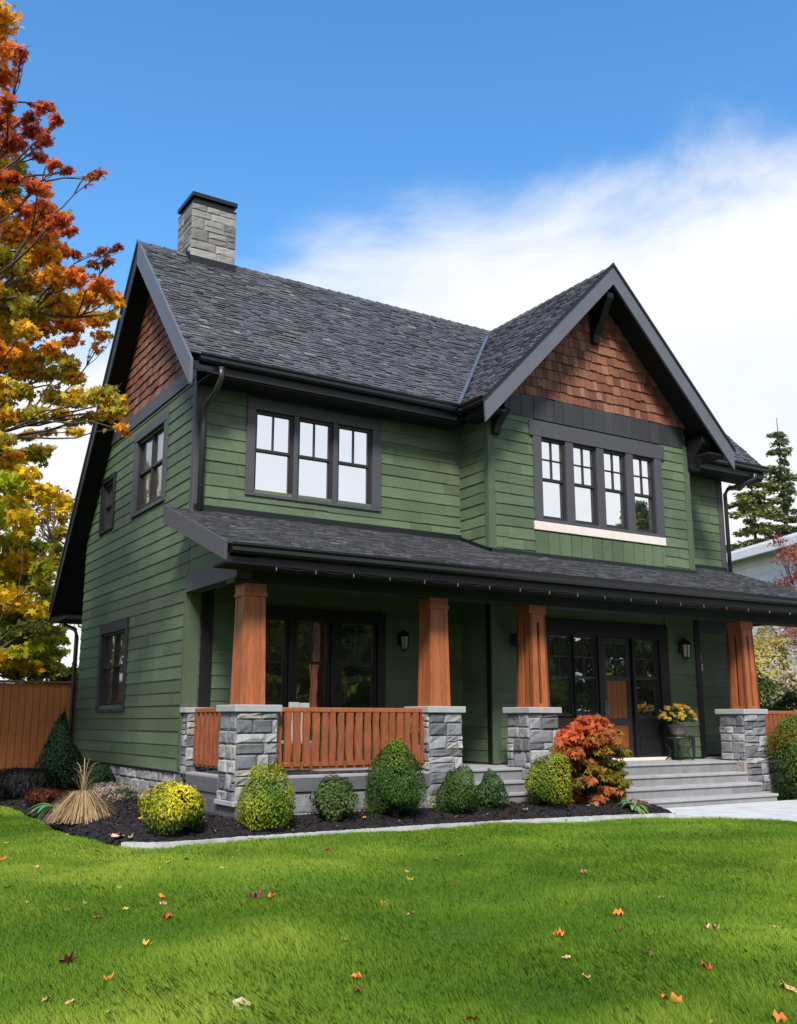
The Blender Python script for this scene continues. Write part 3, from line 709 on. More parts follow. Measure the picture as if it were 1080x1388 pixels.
# porch roof with a hip at its right end
SP = 0.372; PE = 2.63; PZ = 4.86; XP = 13.5
zp = lambda y: PZ+SP*y
LP = math.hypot(PE, SP*PE)
FP = slope_frame((-0.44, -PE, zp(-PE)), (1, 0, 0), (0, 1, SP)); WP = XP+.44
hipx = lambda v: WP-(XP-12.86)*v/LP
mb = MB(); slab(mb, FP, [(0, 0), (WP, 0), (hipx(LP), LP), (0, LP)], .11)
ca, cb_, cc = Vector((XP, -PE, zp(-PE))), Vector((XP, 0.6, zp(-PE))), Vector((12.86, 0, PZ))
mb.add([ca, cb_, cc, ca-Vector((0, 0, .1)), cb_-Vector((0, 0, .1)), cc-Vector((0, 0, .1))], [(0, 1, 2), (5, 4, 3), (0, 3, 4, 1), (1, 4, 5, 2), (2, 5, 3, 0)])
proof = mb.build('porch_roof', M['black'], H)
mb = MB(); shingles(mb, FP, -0.03, hipx, -0.04, LP, 0.098, 0.08, 0.24, 0.020, gap=0.007, jit=0.5, ragged=0.32, lap=1.25)
FH = slope_frame((XP, -PE, zp(-PE)), (0, 1, 0), (-(XP-12.86), 0, PZ-zp(-PE))); LH = math.hypot(XP-12.86, PZ-zp(-PE))
shingles(mb, FH, lambda v: PE*v/LH, lambda v: 3.2-0.6*v/LH, -.03, LH, 0.15, .16, .42, .026, gap=.01, jit=.6, ragged=.25, lap=1.25)
mb.build('roof_shingles', M['slate'], proof)
mb = MB(); mb.fbox(FF, 0.0, BX0, PZ-.01, PZ+0.10, 0.0, 0.05); mb.build('roof_flashing', M['dark'], proof); mb = MB(); mb.fbox(FF, BX1, XR, PZ-.01, PZ+.08, 0, .05); mb.build('roof_flashing', M['dark'], proof)
mb = MB(); mb.fbox(FB, BX0-.05, BX1+.05, zp(-B)-.02, zp(-B)+.07, 0.0, 0.05)
for sx, F in ((BX0, LEFT(BX0)), ): 
    mb.prism(F, [(0, PZ), (0, PZ+.08), (B+.05, zp(-B-.05)+.08), (B+.05, zp(-B-.05))], 0.0, .045)
mb.build('roof_flashing', M['gutter'], proof)

# bargeboards ------------------------------------------------------------
def barge(pts, F, n0, n1, m='barge', name='bargeboard', parent=None):
    mb = MB(); mb.prism(F, pts, n0, n1); return mb.build(name, M[m], parent or H, bevel=.005)
FO = LEFT(-OL); bd = 0.34
# left gable, front rake (with a plumb cut foot hanging below the gutter) and back rake
y0 = -EF-.22
barge([(-y0, zf_(y0)+.03), (-RY, RZ+.03), (-RY, RZ+.03-bd*1.45), (-y0-.02, zf_(y0)-.40), (-y0, zf_(y0)-.36)][::-1], FO, 0.0, .045, parent=roof)
barge([(-RY, RZ+.02), (-EB-.04, zb_(EB+.04)+.02), (-EB-.04, zb_(EB+.04)-.26), (-RY, RZ-.47)][::-1], FO, 0.0, .040, m='dark', parent=roof)
mb = MB()
mb.prism(FO, [(-RY, RZ+.05), (-EB-.06, zb_(EB+.06)+.05), (-EB-.06, zb_(EB+.06)-.02), (-RY, RZ-.03)][::-1], 0.041, .065); mb.build('rake_trim', M['trim'], roof)
# left soffit under the rake overhang
mb = MB()
for pts in ([(0.7, zf_(-.7)-.16), (-RY, RZ-.20), (-RY, RZ-.24), (0.7, zf_(-.7)-.20)], [(-RY, RZ-.20), (-EB, zb_(EB)-.16), (-EB, zb_(EB)-.20), (-RY, RZ-.24)]):
    mb.prism(FO, pts[::-1], -OL+.001, -.002)
mb.build('soffit', M['black'], roof)
# back eave box and its gutter at the left end
mb = MB(); mb.box(-OL+.02, XE, D, EB-.02, zb_(EB)-.34, zb_(EB)-.26); mb.box(-OL+.02, XE, EB-.05, EB, zb_(EB)-.34, zb_(EB)-.05); mb.build('eave_box', M['black'], roof)
mb = MB(); mb.tube([(-.08, EB+.02, 3.6), (-.10, D+.15, 3.42), (-.10, D-.02, 3.25), (-.10, D-.02, .3)], .045, 8); mb.build('downspout', M['gutter'], H)
# main front eave: soffit, fascia, gutter
mb = MB(); mb.box(-0.02, BM-HX+.2, -EF+.03, -0.002, 7.0, 7.04); mb.build('soffit', M['black'], roof); mb = MB(); mb.box(BM+HX-.2, XE-.02, -EF+.03, -0.002, 7.0, 7.04); mb.build('soffit', M['black'], roof)
mb = MB(); mb.box(-0.03, BM-HX+.14, -0.035, 0.0, 7.05, 7.4); mb.build('frieze_board', M['black'], H)
GPROF = [(0, .02), (0.0, -.10), (0.025, -.125), (.085, -.125), (.11, -.09), (.105, -.04), (.13, -.01), (.13, .02), (.115, .02), (.11, -.005), (.02, -.01)]
def gutter(x0, x1, y, z, parent, name='gutter'):
    mb = MB(); F = fr((x0, y, z), (0, -1, 0), (0, 0, 1)); mb.prism(F, GPROF[::-1], -(x1-x0), 0) ; return mb.build(name, M['gutter'], parent)
gz = zf_(-EF)
gutter(-0.22, BM-HX+.02, -EF-.0, gz-.03, roof)
gutter(BM+HX-.02, XE+.06, -EF-.0, gz-.03, roof)
mb = MB(); mb.box(-0.20, BM-HX+.0, -EF+.0, -EF+.035, gz-.30, gz-.05); mb.build('fascia', M['dark'], roof); mb = MB(); mb.box(BM+HX, XE, -EF, -EF+.035, gz-.30, gz-.05); mb.build('fascia', M['dark'], roof)
mb = MB(); F = fr((BM-HX+.02, YG+.06, zc_-.03), (-1, 0, 0), (0, 0, 1)); mb.prism(F, GPROF[::-1], 0.0, abs(YG)-EF-.06)
mb.build('gutter', M['gutter'], croof)
mb = MB(); F = fr((BM+HX-.02, -EF, zc_-.03), (1, 0, 0), (0, 0, 1)); mb.prism(F, GPROF[::-1], 0.0, abs(YG)-EF-.08); mb.build('gutter', M['gutter'], croof)
# cross gable bargeboards, soffits
FG = FRONT(YG); foot = HX+.12
for sg in (-1, 1):
    X = lambda dx: BM+sg*dx
    zt = lambda dx: RZ-SX*dx
    pts = [(X(foot), zt(foot)+.03), (X(0), RZ+.03), (X(0), RZ+.03-.47), (X(foot+.02), zt(foot)-.42), (X(foot), zt(foot)-.40)]
    pts = [(X(foot), zt(foot)+.03), (X(0), RZ+.03), (X(0), RZ-.40), (X(foot-.02), zt(foot)-.42)]
    if sg < 0: pts = pts[::-1]
    barge(pts, FG, 0.0, .05, parent=croof)
    pts = [(X(foot+.02), zt(foot+.02)+.07), (X(0), RZ+.07), (X(0), RZ-.005), (X(foot+.02), zt(foot+.02)-.005)]
    if sg < 0: pts = pts[::-1]
    mb = MB(); mb.prism(FG, pts, .051, .075); mb.build('rake_trim', M['dark'], croof)
    pts = [(X(HX), zc_-.17), (X(0), RZ-.19), (X(0), RZ-.23), (X(HX), zc_-.21)]
    if sg < 0: pts = pts[::-1]
    mb = MB(); mb.prism(FG, pts, -(abs(YG)-B)+.002, -.002); mb.build('soffit', M['black'], croof)
# boxed lower eaves of the cross gable
mb = MB()
mb.box(BM-HX+.02, BX0-.02, YG+.02, -.6, zc_-.26, zc_-.22); mb.build('soffit', M['black'], croof); mb = MB(); mb.box(BX1+.02, BM+HX-.02, YG+.02, -.6, zc_-.26, zc_-.22)
mb.build('soffit', M['black'], croof)
# knee brackets of the cross gable
def bracket(x, ztop, h, wide=.12, reach=.50):
    """A timber knee brace: back post on the wall, outlooker on top, tapering brace between."""
    b = B+.02; F = fr((x-wide/2, 0, 0), (0, -1, 0), (0, 0, 1)); mb = MB()
    mb.prism(F, [(b, ztop-h), (b+.10, ztop-h+.01), (b+.13, ztop-h+.16), (b+reach-.06, ztop-.20), (b+reach, ztop-.12), (b+reach, ztop), (b, ztop)], 0, -wide)
    mb.build('bracket', M['dark'], H, bevel=.012)
bracket(BM-.02, 10.05, .95, wide=.17, reach=.56)
bracket(5.50, 7.30, .55, wide=.16, reach=.42); bracket(10.86, 7.42, .66, wide=.30, reach=.46)

# chimney ------------------------------------------------------------
cx0, cx1, cy0, cy1 = 0.56, 1.46, 2.28, 3.12
mb = MB(); mb.box(cx0+.02, cx1-.02, cy0+.02, cy1-.02, 9.6, 11.62); ch = mb.build('chimney', M['mortar'], H)
mb = MB()
stone_face(mb, FRONT(cy0), cx0-.02, cx1+.02, 10.45, 11.60, 0.0, .15, .27, .25, .6, gap=.007, proud=.022, rough=.006)
stone_face(mb, LEFT(cx0), -cy1, -cy0, 10.0, 11.60, 0.0, .15, .27, .22, .5, gap=.007, proud=.022, rough=.006)
stone_face(mb, RIGHT(cx1), cy0, cy1, 10.0, 11.60, 0.0, .15, .27, .22, .5, gap=.007, proud=.022, rough=.006)
stone_face(mb, BACK(cy1), -cx1, -cx0, 9.9, 11.60, 0.0, .15, .27, .25, .6, gap=.007, proud=.022, rough=.006)
mb.build('chimney_stone', M['chimstone'], ch)
mb = MB(); mb.box(cx0-.015, cx1+.015, cy0-.015, cy1+.015, 11.60, 11.64); mb.box(cx0+.03, cx1-.03, cy0+.03, cy1-.03, 11.64, 11.75); mb.box(cx0-.03, cx1+.03, cy0-.03, cy1+.03, 11.75, 11.84)
mb.build('chimney_cap', M['gutter'], ch, bevel=.006)
mb = MB(); mb.box(cx0-.03, cx1+.03, cy0-.035, cy0-.0, 10.2, 10.47); mb.prism(LEFT(cx0), [(-cy0-.0+.02, 10.2), (-cy0+.02, 10.47), (-RY, 10.74), (-RY, 10.4)], .0, .03)
mb.build('chimney_flashing', M['dark'], ch)

# porch ------------------------------------------------------------
P = 2.147; w = .593; ZF = .74; ZC = 1.62
px = [0.0, 3.184, 5.172, 10.482, 13.0]
def pier_core(mb, x0, z0): mb.box(x0+.012, x0+w-.012, -P+.012, -P+w-.012, z0, ZC)
mb = MB()
mb.box(0.03, 3.80, -P+.06, -.002, .62, .70); mb.box(3.80, 10.46, -1.915, -.002, .50, .70); mb.box(10.46, 13.5, -P+.06, -.002, .62, .70)
deck = mb.build('porch_deck', M['step'], H)
mb = MB()
for a, b, y in ((-.02, 3.80, -P+.0), (3.80, 5.2, -1.94), (5.2, 7.0, -1.94), (7.0, 8.8, -1.94), (8.8, 10.46, -1.94), (10.46, 13.5, -P+.0)): mb.box(a+.002, b-.002, y, -.003, .70, ZF)
mb.build('deck_paving', M['tread'], deck, bevel=.006)
# skirting below the deck: rim board, recessed panels on the left side, slabs on the front
mb = MB(); mb.fbox(LEFT(0.0), .27, P-w+.02, .50, .70, -.03, .02); mb.build('rim_board', M['skirt'], deck, bevel=.005)
for a, b in ((w-.01, px[1]+.01), (px[3]+w, 13.2)): mb = MB(); mb.fbox(FRONT(-P), a, b, .52, .695, -.06, .004); mb.build('rim_board', M['skirt'], deck, bevel=.005)
mb = MB(); mb.fbox(LEFT(0.0), .27, 0.72, .0, .50, -.10, -.03); mb.fbox(LEFT(0.0), .70, .78, .0, .50, -.06, .005); mb.build('skirting', M['skirt'], deck, bevel=.005)
mb = MB(); mb.fbox(LEFT(0.0), .86, P-w+.02, .0, .50, -.06, .0); mb.build('skirting', M['skirt'], deck, bevel=.005)
mb = MB(); mb.box(.14, 3.7, -P+.12, -.1, 0, .6); mb.build('crawl_space_shade', M['black'], deck)  # solid black box paints the shade under the deck
mb = MB(); stone_face(mb, FRONT(-P), w-.02, px[1]+.02, .02, .515, -.04, .2, .28, .7, 1.3, proud=.02, rough=.004); mb.build('stone_skirting', M['stone'], deck); mb = MB(); stone_face(mb, FRONT(-P), px[3]+w-.02, 13.2, .02, .515, -.04, .2, .28, .5, 1.1, proud=.02)
mb.build('stone_skirting', M['stone'], deck)
# steps
for nm, a, b, y_ in (('steps', 3.80, 5.14, (-2.28, -2.16, -2.04)), ('steps', 5.80, 10.47, (-2.80, -2.47, -2.15))):
    roots = None
    for i, (ys, yb, zt) in enumerate(((y_[0], y_[1]+.03, .185), (y_[1], y_[2]+.03, .365), (y_[2], -1.90, .545))):
        mb = MB(); x = a
        while x < b-.01:
            ww = min(rng.uniform(1.0, 1.7), b-x); ww = b-x if b-x-ww < .4 else ww
            mb.box(x+.002, x+ww-.002, ys+.025, -1.70, zt-.184 if i else -.05, zt-.05); x += ww
        st = mb.build('steps' if roots is None else 'step', M['step'], roots or H, bevel=.006)
        t = MB(); x = a-.02
        while x < b+.01:
            ww = min(rng.uniform(1.4, 2.4), b+.02-x); ww = b+.02-x if b+.02-x-ww < .5 else ww
            t.box(x+.002, x+ww-.002, ys, yb+.02, zt-.049, zt); x += ww
        t.build('tread', M['tread'], roots or st, bevel=.008)
        roots = roots or st
# columns on stone piers
COLX = [0.27, 3.47, 5.50, 10.90, 13.25]
def column(x0, xc, slot, z0):
    yc = -P+w/2; h0, h1 = (.200, .172) if slot else (.186, .160); za, zb = ZC+.10, 3.29
    hw = lambda z: h0+(h1-h0)*(z-za)/(zb-za)
    mb = MB()
    def bx8(fu0, fu1, n_in, n_out, side, z0_, z1_):
        vs = []
        for z in (z0_, z1_):
            h = hw(z)
            for f, n in ((fu0, n_in), (fu1, n_in), (fu1, n_out), (fu0, n_out)):
                u = -h+2*h*f; nn = h+n
                if side == 0: vs.append((xc+u, yc-nn, z))
                elif side == 1: vs.append((xc-nn, yc-u, z))
                elif side == 2: vs.append((xc+nn, yc+u, z))
                else: vs.append((xc-u, yc+nn, z))
        mb.add(vs, [(3, 2, 1, 0), (4, 5, 6, 7), (0, 1, 5, 4), (1, 2, 6, 5), (2, 3, 7, 6), (3, 0, 4, 7)])
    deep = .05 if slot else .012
    vs = []
    for z in (za, zb):
        h = hw(z)-deep
        vs += [(xc-h, yc-h, z), (xc+h, yc-h, z), (xc+h, yc+h, z), (xc-h, yc+h, z)]
    core = MB(); core.hexa([Vector(v) for v in vs])
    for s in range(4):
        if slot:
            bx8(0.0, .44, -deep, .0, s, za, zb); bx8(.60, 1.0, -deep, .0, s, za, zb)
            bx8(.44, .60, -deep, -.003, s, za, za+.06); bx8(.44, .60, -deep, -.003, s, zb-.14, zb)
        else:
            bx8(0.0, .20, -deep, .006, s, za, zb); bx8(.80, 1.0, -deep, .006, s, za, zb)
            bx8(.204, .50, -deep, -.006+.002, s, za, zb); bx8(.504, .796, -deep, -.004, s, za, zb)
    h = h1+.012; mb.box(xc-h, xc+h, yc-h, yc+h, zb+.001, 3.44)
    mb.box(xc-h-.012, xc+h+.012, yc-h-.012, yc+h+.012, zb-.03, zb+.02) if not slot else None
    c = mb.build('porch_column', M['wood'], H, bevel=.004)
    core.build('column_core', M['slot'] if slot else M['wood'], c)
    k = MB(); pier_core(k, x0, z0); pr = k.build('stone_pier', M['mortar'], c)
    k = MB()
    stone_face(k, FRONT(-P), x0-.012, x0+w+.012, z0, ZC, 0.0, .09, .27, .13, .50, proud=.036, rough=.012)
    stone_face(k, LEFT(x0), P-w, P, z0, ZC, 0.0, .09, .27, .13, .42, proud=.036, rough=.012)
    stone_face(k, RIGHT(x0+w), -P, -P+w, z0, ZC, 0.0, .09, .27, .13, .42, proud=.036, rough=.012)
    stone_face(k, BACK(-P+w), -x0-w, -x0, ZF, ZC, 0.0, .11, .23, .16, .4, proud=.025)
    k.build('pier_stone', M['stone'], c)
    k = MB(); k.box(x0-.06, x0+w+.06, -P-.06, -P+w+.06, ZC, ZC+.10); k.build('pier_cap', M['cap'], c, bevel=.012)
    return c
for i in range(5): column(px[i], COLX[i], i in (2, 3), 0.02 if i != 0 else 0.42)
mb = MB(); mb.box(-.0, w-.02, -P-.03, -P+w, .02, .36); mb.build('pier_foot', M['skirt'], H, bevel=.006)
mb = MB(); mb.box(-.055, w+.05, -P-.055, -P+w+.03, .36, .43); mb.build('pier_ledge', M['cap'], H, bevel=.01)
# engaged half pier at the house corner
mb = MB(); stone_face(mb, LEFT(-.0), .0, .25, .70, ZC, .0, .12, .22, .12, .2, proud=.03); stone_face(mb, FRONT(-.25), -.03, .36, .70, ZC, 0, .12, .22, .12, .22, proud=.03)
hp = mb.build('half_pier', M['stone'], H)
mb = MB(); mb.box(-.002, .35, -.248, .0, .7, ZC); mb.build('pier_core', M['mortar'], hp)
mb = MB(); mb.box(-.06, .40, -.30, .02, ZC, ZC+.08); mb.build('pier_cap', M['cap'], hp, bevel=.01)
# beam, ceiling, eave
mb = MB(); mb.box(-.06, 13.4, -2.02, -1.70, 3.44, 3.80); beam = mb.build('porch_beam', M['beam'], H, bevel=.006)
mb = MB(); mb.fbox(LEFT(-.03), -.0, 2.10, 3.50, 3.82, -.2, .035); mb.build('beam_end', M['trim'], beam, bevel=.006)
mb = MB(); mb.fbox(LEFT(0.0), .0, 2.10, 3.80, 3.95, -.03, -.005); mb.prism(LEFT(0), [(0.0, 3.82), (2.05, 3.82), (2.05, 3.98), (0, 4.72)], -.06, -.012); mb.build('porch_gable_infill', M['greentrim'], H)
mb = MB(); shingles(mb, LEFT(-.0), .0, lambda v: min(2.2, (PZ-.14-v)/SP), 3.83, 4.72, .205, 1.0, 2.2, .02, jit=.2, ragged=.05); mb.build('porch_gable_siding', M['green'], H)
mb = MB(); mb.box(.0, 13.4, -2.5, -.003, 3.76, 3.79); mb.build('porch_ceiling', M['black'], H)
ze = zp(-PE)
gutter(-.40, XP+.06, -PE, ze-.02, proof)
mb = MB(); mb.box(-.40, XP, -PE, -PE+.035, ze-.27, ze-.04); mb.build('fascia', M['dark'], proof); mb = MB(); mb.box(-.40, XP-.04, -PE+.037, -2.03, ze-.27, ze-.24); mb.build('soffit', M['black'], proof)
mb = MB(); mb.box(XP-.03, XP, -PE+.04, .6, ze-.27, ze-.04); mb.build('fascia', M['dark'], proof)
FPL = LEFT(-.44)
mb = MB(); mb.prism(FPL, [(PE+.03, ze+.02), (PE+.03, ze-.24), (0.0, PZ-.27), (0.0, PZ+.03)], 0.0, .045); mb.build('bargeboard', M['trim'], proof, bevel=.005)
mb = MB(); mb.prism(FPL, [(PE, ze-.14), (PE, ze-.18), (0.0, PZ-.18), (0.0, PZ-.14)], -.43, -.002); mb.build('soffit', M['black'], proof)
# railings of rustic wavy boards
def railing(F, u0, u1, n, v0=.80, v1=1.62, g=0.0):
    mb = MB(); mb.fbox(F, u0, u1, v1, v1+.07, n-.09, n+.05)
    r = mb.build('porch_railing', M['wood'], H, bevel=.012)
    mb = MB(); mb.fbox(F, u0, u1, v0+.02, v0+.12, n-.03, n+.02); mb.build('bottom_rail', M['rail'], r, bevel=.008)
    u = u0+.01
    while u < u1-.03:
        wd = rng.uniform(.095, .125); ph = rng.uniform(0, 6.3); am = rng.uniform(.001, .006); K = 9; vs = []
        for j in range(K+1):
            v = v0+.06+(v1-v0-.06)*j/K; o = am*math.sin(ph+j*.75)+rng.uniform(-.003, .003); ww = wd/2*(1+.07*math.sin(ph*2+j*1.1)); t = .015+.004*math.sin(ph+j)
            for du, dn in ((-ww, -.018), (ww, -.018), (ww*.92, t), (-ww*.92, t)): vs.append(PT(F, min(u+wd/2+o+du, u1), v, n+.028+dn))
        fs = [(j*4+i, j*4+(i+1) % 4, (j+1)*4+(i+1) % 4, (j+1)*4+i) for j in range(K) for i in range(4)]+[(3, 2, 1, 0), (K*4, K*4+1, K*4+2, K*4+3)]
        b = MB(); b.add(vs, fs); b.build('baluster', M['rail'], r)
        u += wd+rng.uniform(.022, .045)+g
    return r
railing(FRONT(-P+.16), px[0]+w+.02, px[1]-.02, 0.0)
railing(LEFT(0.12), .27, P-w-.02, 0.0, g=.05)
railing(FRONT(-P+.16), px[3]+w+.02, 13.0, 0.0)
railing(RIGHT(13.3), -P+w, -.05, 0.0)

# wall lamps ------------------------------------------------------------
def wall_lamp(F, u, v, s=1.0):
    mb = MB(); n = .02
    mb.fbox(F, u-.06*s, u+.06*s, v-.05, v+.22*s, n, n+.025)
    mb.tube([PT(F, u, v+.18*s, n+.02), PT(F, u, v+.27*s, n+.08), PT(F, u, v+.24*s, n+.15)], .014, 6)
    c = PT(F, u, v, n+.15)
    mb.lathe(c, [(.02, .25*s), (.05, .235*s), (.12*s, .15*s), (.125*s, .135*s), (.03, .135*s)], 10)
    mb.lathe(c, [(.085*s, -.16*s), (.09*s, -.14*s), (.03, -.14*s), (.02, -.2*s)][::-1], 10)
    for k in range(6):
        t = k*math.pi/3; mb.tube([c+Vector((.10*s*math.cos(t), .10*s*math.sin(t), .14*s)), c+Vector((.075*s*math.cos(t), .075*s*math.sin(t), -.15*s))], .008, 5)
    o = mb.build('wall_lamp', M['iron'], H)
    g = MB(); g.lathe(c, [(.062*s, -.135*s), (.085*s, .13*s)], 10); g.build('lamp_glass', M['lampglass'], o, smooth=False)
wall_lamp(FF, 3.98, 2.86, .8); wall_lamp(FB, 5.86, 2.86, .8); wall_lamp(FB, 10.17, 2.88, .95)
mb = MB(); mb.fbox(FF, 11.62, 11.82, 2.56, 2.72, .0, .06); mb.fbox(FF, 11.62, 11.80, 2.76, 2.95, .0, .05); mb.build('meter_box', M['sill'], H, bevel=.01)
# downspouts
def downspout(pts, name='downspout'): 
    mb = MB(); mb.tube(pts, .047, 10); return mb.build(name, M['pipe'], H, smooth=True)
downspout([(.16, -EF-.06, 7.15), (.165, -EF-.05, 6.96), (.16, -.42, 6.80), (.10, -.16, 6.62), (.085, -.10, 6.52), (.085, -.095, 6.3), (.085, -.095, 4.84)])
downspout([(13.35, -EF-.06, 7.12), (13.34, -EF-.02, 7.0), (13.1, -.34, 6.86), (12.98, -.12, 6.80), (12.93, -.07, 6.68), (12.93, -.07, 4.80)])

# ------------------------------------------------------------------ porch things
pot = thing('flower_pot', 'grey-brown pot of yellow and orange mums on the black iron stand by the front door', 'flower pot', (9.62, -1.25, 1.19))
LOCAL.add(pot.name)
mb = MB(); mb.lathe((0, 0, 0), [(.10, 0), (.135, .05), (.165, .16), (.17, .20), (.185, .20), (.185, .235), (.15, .235), (.14, .19)], 20); mb.build('pot', M['terracotta'], pot, smooth=False)
n = 420; d = rvec(n); d[:, 2] = np.abs(d[:, 2])*.9-.15
C = d*np.array([.36, .34, .27])*nrg.uniform(.75, 1, (n, 1))+np.array([0, 0, .33])
mass_mesh('foliage', oriented(OVAL, C, d+rvec(n)*.5, rvec(n), nrg.uniform(.05, .09, n)), 6, M['leaf'], np.array([.03, .07, .015])*nrg.uniform(.6, 1.4, (n, 1)), pot)
n = 1100; hc = rvec(75); hc[:, 2] = np.abs(hc[:, 2]); hc = hc*np.array([.38, .34, .28])+np.array([0, 0, .34])
which = nrg.integers(0, 75, n); base = np.array([[.85, .55, .06], [.80, .62, .16], [.80, .34, .05], [.72, .60, .25]])[nrg.choice(4, 75, p=[.5, .25, .15, .1])]
C = hc[which]+rvec(n)*.026; d = hc[which]-np.array([0, 0, .2])
mass_mesh('flowers', oriented(KITE, C, d/np.linalg.norm(d, axis=1, keepdims=True)+rvec(n)*.8, rvec(n), nrg.uniform(.04, .06, n)), 4, M['leaf'], base[which]*nrg.uniform(.7, 1.1, (n, 1)), pot)
st = thing('plant_stand', 'tall black iron plant stand with curled legs under the pot of mums', 'plant stand', (9.62, -1.25, .742)); LOCAL.add(st.name)
mb = MB(); mb.lathe((0, 0, .405), [(.0, .0), (.24, 0), (.25, .02), (.24, .04), (0, .04)], 20); mb.build('stand_top', M['iron'], st)
for k_ in range(4):
    t = math.pi/4+k_*math.pi/2; c, s_ = math.cos(t), math.sin(t); mb = MB()
    mb.tube([(c*.2, s_*.2, .41), (c*.24, s_*.24, .30), (c*.16, s_*.16, .18), (c*.20, s_*.20, .06), (c*.26, s_*.26, .012)], .014, 6); mb.build('leg', M['iron'], st)
mb = MB(); mb.tube([(.26, -.05, .46), (.33, -.07, .44), (.34, -.07, .30), (.335, -.07, .02)], [.02, .04, .035, .02], 8); mb.build('hanging_ornament', M['iron'], st)
chair = thing('porch_chair', 'pale grey slatted chair standing behind the cedar railing', 'chair', (1.28, -1.25, .742)); LOCAL.add(chair.name)
mb = MB(); mb.box(-.24, .24, -.24, .24, .42, .46); mb.build('seat', M['chair'], chair, bevel=.006)
mb = MB(); mb.box(-.17, -.005, -.22, -.19, .46, 1.03); mb.box(.005, .17, -.22, -.19, .46, 1.02); mb.build('backrest', M['chair'], chair, bevel=.006)
for a in (-.21, .21):
    for b in (-.21, .21): mb = MB(); mb.box(a-.02, a+.02, b-.02, b+.02, 0, .42); mb.build('leg', M['chair'], chair)
ls = thing('string_lights', 'strand of small clear bulbs hung along the porch fascia under the gutter', 'string lights', (0.1, -2.60, 3.60))
mb = MB(); xs = np.arange(0.3, 13.3, .62); pts = []
for i, x in enumerate(xs): pts += [(x, -2.63, 3.60), (x+.31, -2.635, 3.575)]
mb.tube(pts, .006, 5); mb.build('cable', M['iron'], ls)
for x in xs:
    mb = MB(); mb.lathe((x, -2.64, 3.555), [(.003, -.016), (.010, -.011), (.013, .0), (.009, .014), (.008, .045)], 8); mb.build('bulb', M['bulb'], ls, smooth=True)

# ------------------------------------------------------------------ fence
fen = thing('cedar_fence', 'orange stained cedar board fence running left from the rear house corner', 'fence', (-2.5, 6.62, .1))
x = .12
while x > -9:
    wd = rng.uniform(.13, .155); zt = 2.25+rng.uniform(-.008, .008)
    mb = MB(); mb.box(x-wd+.004, x-.004, 6.60+rng.uniform(-.006, .004), 6.622, .10, zt); mb.build('fence_board', M['fence'], fen, bevel=.003); x -= wd
for x in (-.12, -2.5, -4.9, -7.3): mb = MB(); mb.box(x-.05, x+.05, 6.63, 6.73, 0, 2.25); mb.build('post', M['fence'], fen)
mb = MB(); mb.box(-9, .10, 6.6205, 6.6245, .1, 2.24); mb.build('fence_groove_shade', M['slot'], fen)  # dark sheet added behind the boards so their grooves look shaded
for z in (.5, 1.9): mb = MB(); mb.box(-9, -.05, 6.625, 6.665, z, z+.09); mb.build('fence_rail', M['fence'], fen)
mb = MB(); mb.box(-9.05, -.02, 6.54, 6.72, 2.265, 2.31); mb.build('cap_rail', M['rail'], fen, bevel=.006)

